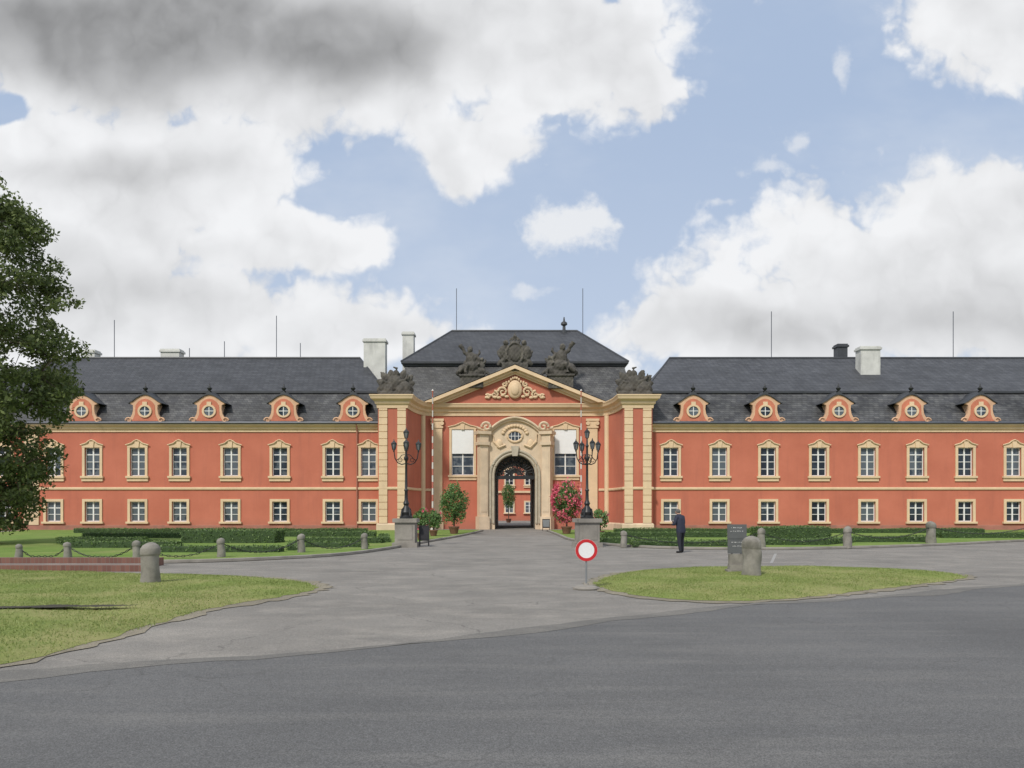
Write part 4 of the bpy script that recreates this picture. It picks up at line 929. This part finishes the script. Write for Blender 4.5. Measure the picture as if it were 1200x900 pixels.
# ---------------------------------------------------------------- camera, light, world
cam=bpy.data.cameras.new('camera'); co=bpy.data.objects.new('camera',cam); COL.objects.link(co); scene.camera=co
co.location=(0,0,CH); co.rotation_euler=(math.radians(90),0,0); cam.sensor_width=36; cam.lens=36*F/1200; cam.shift_y=147/1200; cam.clip_end=6000; cam.clip_start=.05
sun=bpy.data.lights.new('sun','SUN'); so=bpy.data.objects.new('sun',sun); COL.objects.link(so); sun.energy=2.85; sun.angle=math.radians(6); sun.color=(1,.945,.86)
EL,AZ=math.radians(45),math.radians(207)
dv=Vector((math.sin(AZ)*math.cos(EL),math.cos(AZ)*math.cos(EL),math.sin(EL))); so.rotation_euler=dv.to_track_quat('Z','Y').to_euler(); so.location=dv*200
w=bpy.data.worlds.new('World'); scene.world=w; w.use_nodes=True; nt=w.node_tree; nt.nodes.clear()
out=N(nt,'ShaderNodeOutputWorld'); bg=N(nt,'ShaderNodeBackground'); bg.inputs[1].default_value=.1; nt.links.new(bg.outputs[0],out.inputs[0])
sky=N(nt,'ShaderNodeTexSky',sky_type='NISHITA'); sky.sun_disc=False; sky.sun_elevation=EL; sky.sun_rotation=AZ; sky.air_density=1.0; sky.dust_density=1.5; sky.ozone_density=1.5
tc=N(nt,'ShaderNodeTexCoord'); sp=N(nt,'ShaderNodeSeparateXYZ'); nt.links.new(tc.outputs['Generated'],sp.inputs[0])
ay=mth(nt,'MAXIMUM',mth(nt,'ABSOLUTE',sp.outputs[1]),.03); u=mth(nt,'DIVIDE',sp.outputs[0],ay); v=mth(nt,'DIVIDE',mth(nt,'MAXIMUM',sp.outputs[2],0.0),ay)
uvf=N(nt,'ShaderNodeCombineXYZ'); nt.links.new(u,uvf.inputs[0]); nt.links.new(v,uvf.inputs[1]); UV=uvf.outputs[0]
def warp(src,sc,amt,det=3):
    wn=N(nt,'ShaderNodeTexNoise',noise_dimensions='2D'); wn.inputs['Scale'].default_value=sc; wn.inputs['Detail'].default_value=det; nt.links.new(src,wn.inputs['Vector'])
    ws=N(nt,'ShaderNodeVectorMath',operation='MULTIPLY_ADD'); nt.links.new(wn.outputs['Color'],ws.inputs[0]); ws.inputs[1].default_value=(amt*2,amt*1.5,0); ws.inputs[2].default_value=(-amt,-amt*.75,0)
    wa=N(nt,'ShaderNodeVectorMath',operation='ADD'); nt.links.new(src,wa.inputs[0]); nt.links.new(ws.outputs[0],wa.inputs[1]); return wa.outputs[0]
UVW=warp(UV,5,.06,3); UVP=warp(UV,20,.03,3)
def blob(src,cx,cy,rx,ry):
    a=N(nt,'ShaderNodeVectorMath',operation='SUBTRACT'); nt.links.new(src,a.inputs[0]); a.inputs[1].default_value=((cx-600)/F,(HZ-cy)/F,0)
    b=N(nt,'ShaderNodeVectorMath',operation='MULTIPLY'); nt.links.new(a.outputs[0],b.inputs[0]); b.inputs[1].default_value=(F/rx,F/ry,0)
    c=N(nt,'ShaderNodeVectorMath',operation='LENGTH'); nt.links.new(b.outputs[0],c.inputs[0])
    return mth(nt,'SUBTRACT',1.0,c.outputs['Value'])
def field(src,blobs,k=.15):
    r=None
    for b in blobs:
        q=blob(src,*b); r=q if r is None else mth(nt,'SMOOTH_MAX',r,q,k)
    return r
def puffs(src,sc):
    vn=N(nt,'ShaderNodeTexVoronoi',feature='F1',voronoi_dimensions='2D'); vn.inputs['Scale'].default_value=sc; vn.inputs['Detail'].default_value=2.0; vn.inputs['Roughness'].default_value=.55; vn.inputs['Lacunarity'].default_value=2.2
    nt.links.new(src,vn.inputs['Vector']); d=vn.outputs['Distance']; return mth(nt,'MULTIPLY',d,d)
big_=[(240,30,540,165),(650,55,175,125),(745,95,75,60),(560,165,80,58),(100,230,320,130),(320,270,130,60),(395,285,75,45),(60,380,470,90),(400,400,195,40),(1130,325,370,150),(900,390,255,72),(1170,250,190,80),(1160,35,110,88)]
d1=field(UVW,big_)
hole=field(UVW,[(405,222,75,24),(8,142,45,24)]); d1=mth(nt,'SUBTRACT',d1,mth(nt,'MULTIPLY',sstep(nt,hole,-.1,.8),.7))
rest=mth(nt,'MINIMUM',mth(nt,'MULTIPLY',mth(nt,'MAXIMUM',mth(nt,'SUBTRACT',mth(nt,'ABSOLUTE',u),.8),mth(nt,'SUBTRACT',v,.8)),2.0),.12)
dd=mth(nt,'MAXIMUM',d1,rest)
n1=noise(nt,6.5,6,.54,UVW,'2D'); n2=noise(nt,24,5,.62,UV,'2D')
pf=puffs(UVP,13)
base=mth(nt,'ADD',mth(nt,'ADD',dd,mth(nt,'MULTIPLY',mth(nt,'SUBTRACT',n1,.5),.78)),mth(nt,'MULTIPLY',mth(nt,'SUBTRACT',n2,.5),.28))
fld=mth(nt,'ADD',base,mth(nt,'MULTIPLY',mth(nt,'SUBTRACT',.25,pf),.20))
dens=sstep(nt,fld,-.10,.20)
ds=field(UVP,[(668,266,62,34),(700,258,30,20)]); puffd=sstep(nt,mth(nt,'ADD',ds,mth(nt,'MULTIPLY',mth(nt,'SUBTRACT',n2,.5),1.2)),-.1,.55,0,.92)
wis=field(UVP,[(985,80,16,26),(905,196,46,12),(936,167,18,12),(845,236,26,9),(620,345,36,8)]); wisd=sstep(nt,mth(nt,'ADD',wis,mth(nt,'MULTIPLY',mth(nt,'SUBTRACT',n2,.5),1.9)),.0,1.0,0,.55)
ds=mth(nt,'MAXIMUM',puffd,wisd)
of=N(nt,'ShaderNodeVectorMath',operation='ADD'); nt.links.new(UVW,of.inputs[0]); of.inputs[1].default_value=(.012,.035,0)
na=noise(nt,5.5,3,.45,UVW,'2D'); nb_=noise(nt,5.5,3,.45,of.outputs[0],'2D')
rel=mth(nt,'ADD',mth(nt,'MULTIPLY',mth(nt,'SUBTRACT',na,nb_),.5),mth(nt,'ADD',mth(nt,'MULTIPLY',mth(nt,'SUBTRACT',.22,pf),.07),mth(nt,'MULTIPLY',mth(nt,'SUBTRACT',n2,.5),.06)))
thick=sstep(nt,fld,.05,.9)
dark=field(UVW,[(140,40,480,120),(370,55,270,85)]); darkm=sstep(nt,mth(nt,'ADD',dark,mth(nt,'MULTIPLY',mth(nt,'SUBTRACT',na,.5),.45)),.0,.75)
mid=field(UVW,[(130,340,330,70),(1150,360,260,70),(140,200,200,30),(950,400,250,40)]); midm=sstep(nt,mth(nt,'ADD',mid,mth(nt,'MULTIPLY',mth(nt,'SUBTRACT',na,.5),.9)),.0,.9)
lum=mth(nt,'SUBTRACT',.93,mth(nt,'MULTIPLY',thick,.09)); lum=mth(nt,'SUBTRACT',lum,mth(nt,'MULTIPLY',darkm,.46)); lum=mth(nt,'SUBTRACT',lum,mth(nt,'MULTIPLY',midm,.13))
lum=mth(nt,'ADD',lum,rel); lum=mth(nt,'MINIMUM',mth(nt,'MAXIMUM',lum,.27),.94)
lum10=mth(nt,'MULTIPLY',lum,9.8)
cc=N(nt,'ShaderNodeVectorMath',operation='SCALE'); cc.inputs[0].default_value=(.97,.98,1.0); nt.links.new(lum10,cc.inputs['Scale'])
hz=noise(nt,2.2,5,.6,scalev(nt,UV,(1,2,1)),'2D')
hcol=mix(nt,(4.5,5.6,7.5),(6.8,7.5,8.6),mth(nt,'ADD',sstep(nt,hz,.35,.8,0,.6),sstep(nt,v,.6,.15,0,.45)))
skyc=mix(nt,sky.outputs[0],hcol,.87)
fin=mix(nt,skyc,(8.4,8.55,8.8),ds)
fin=mix(nt,fin,cc.outputs[0],dens)
nt.links.new(fin,bg.inputs[0])
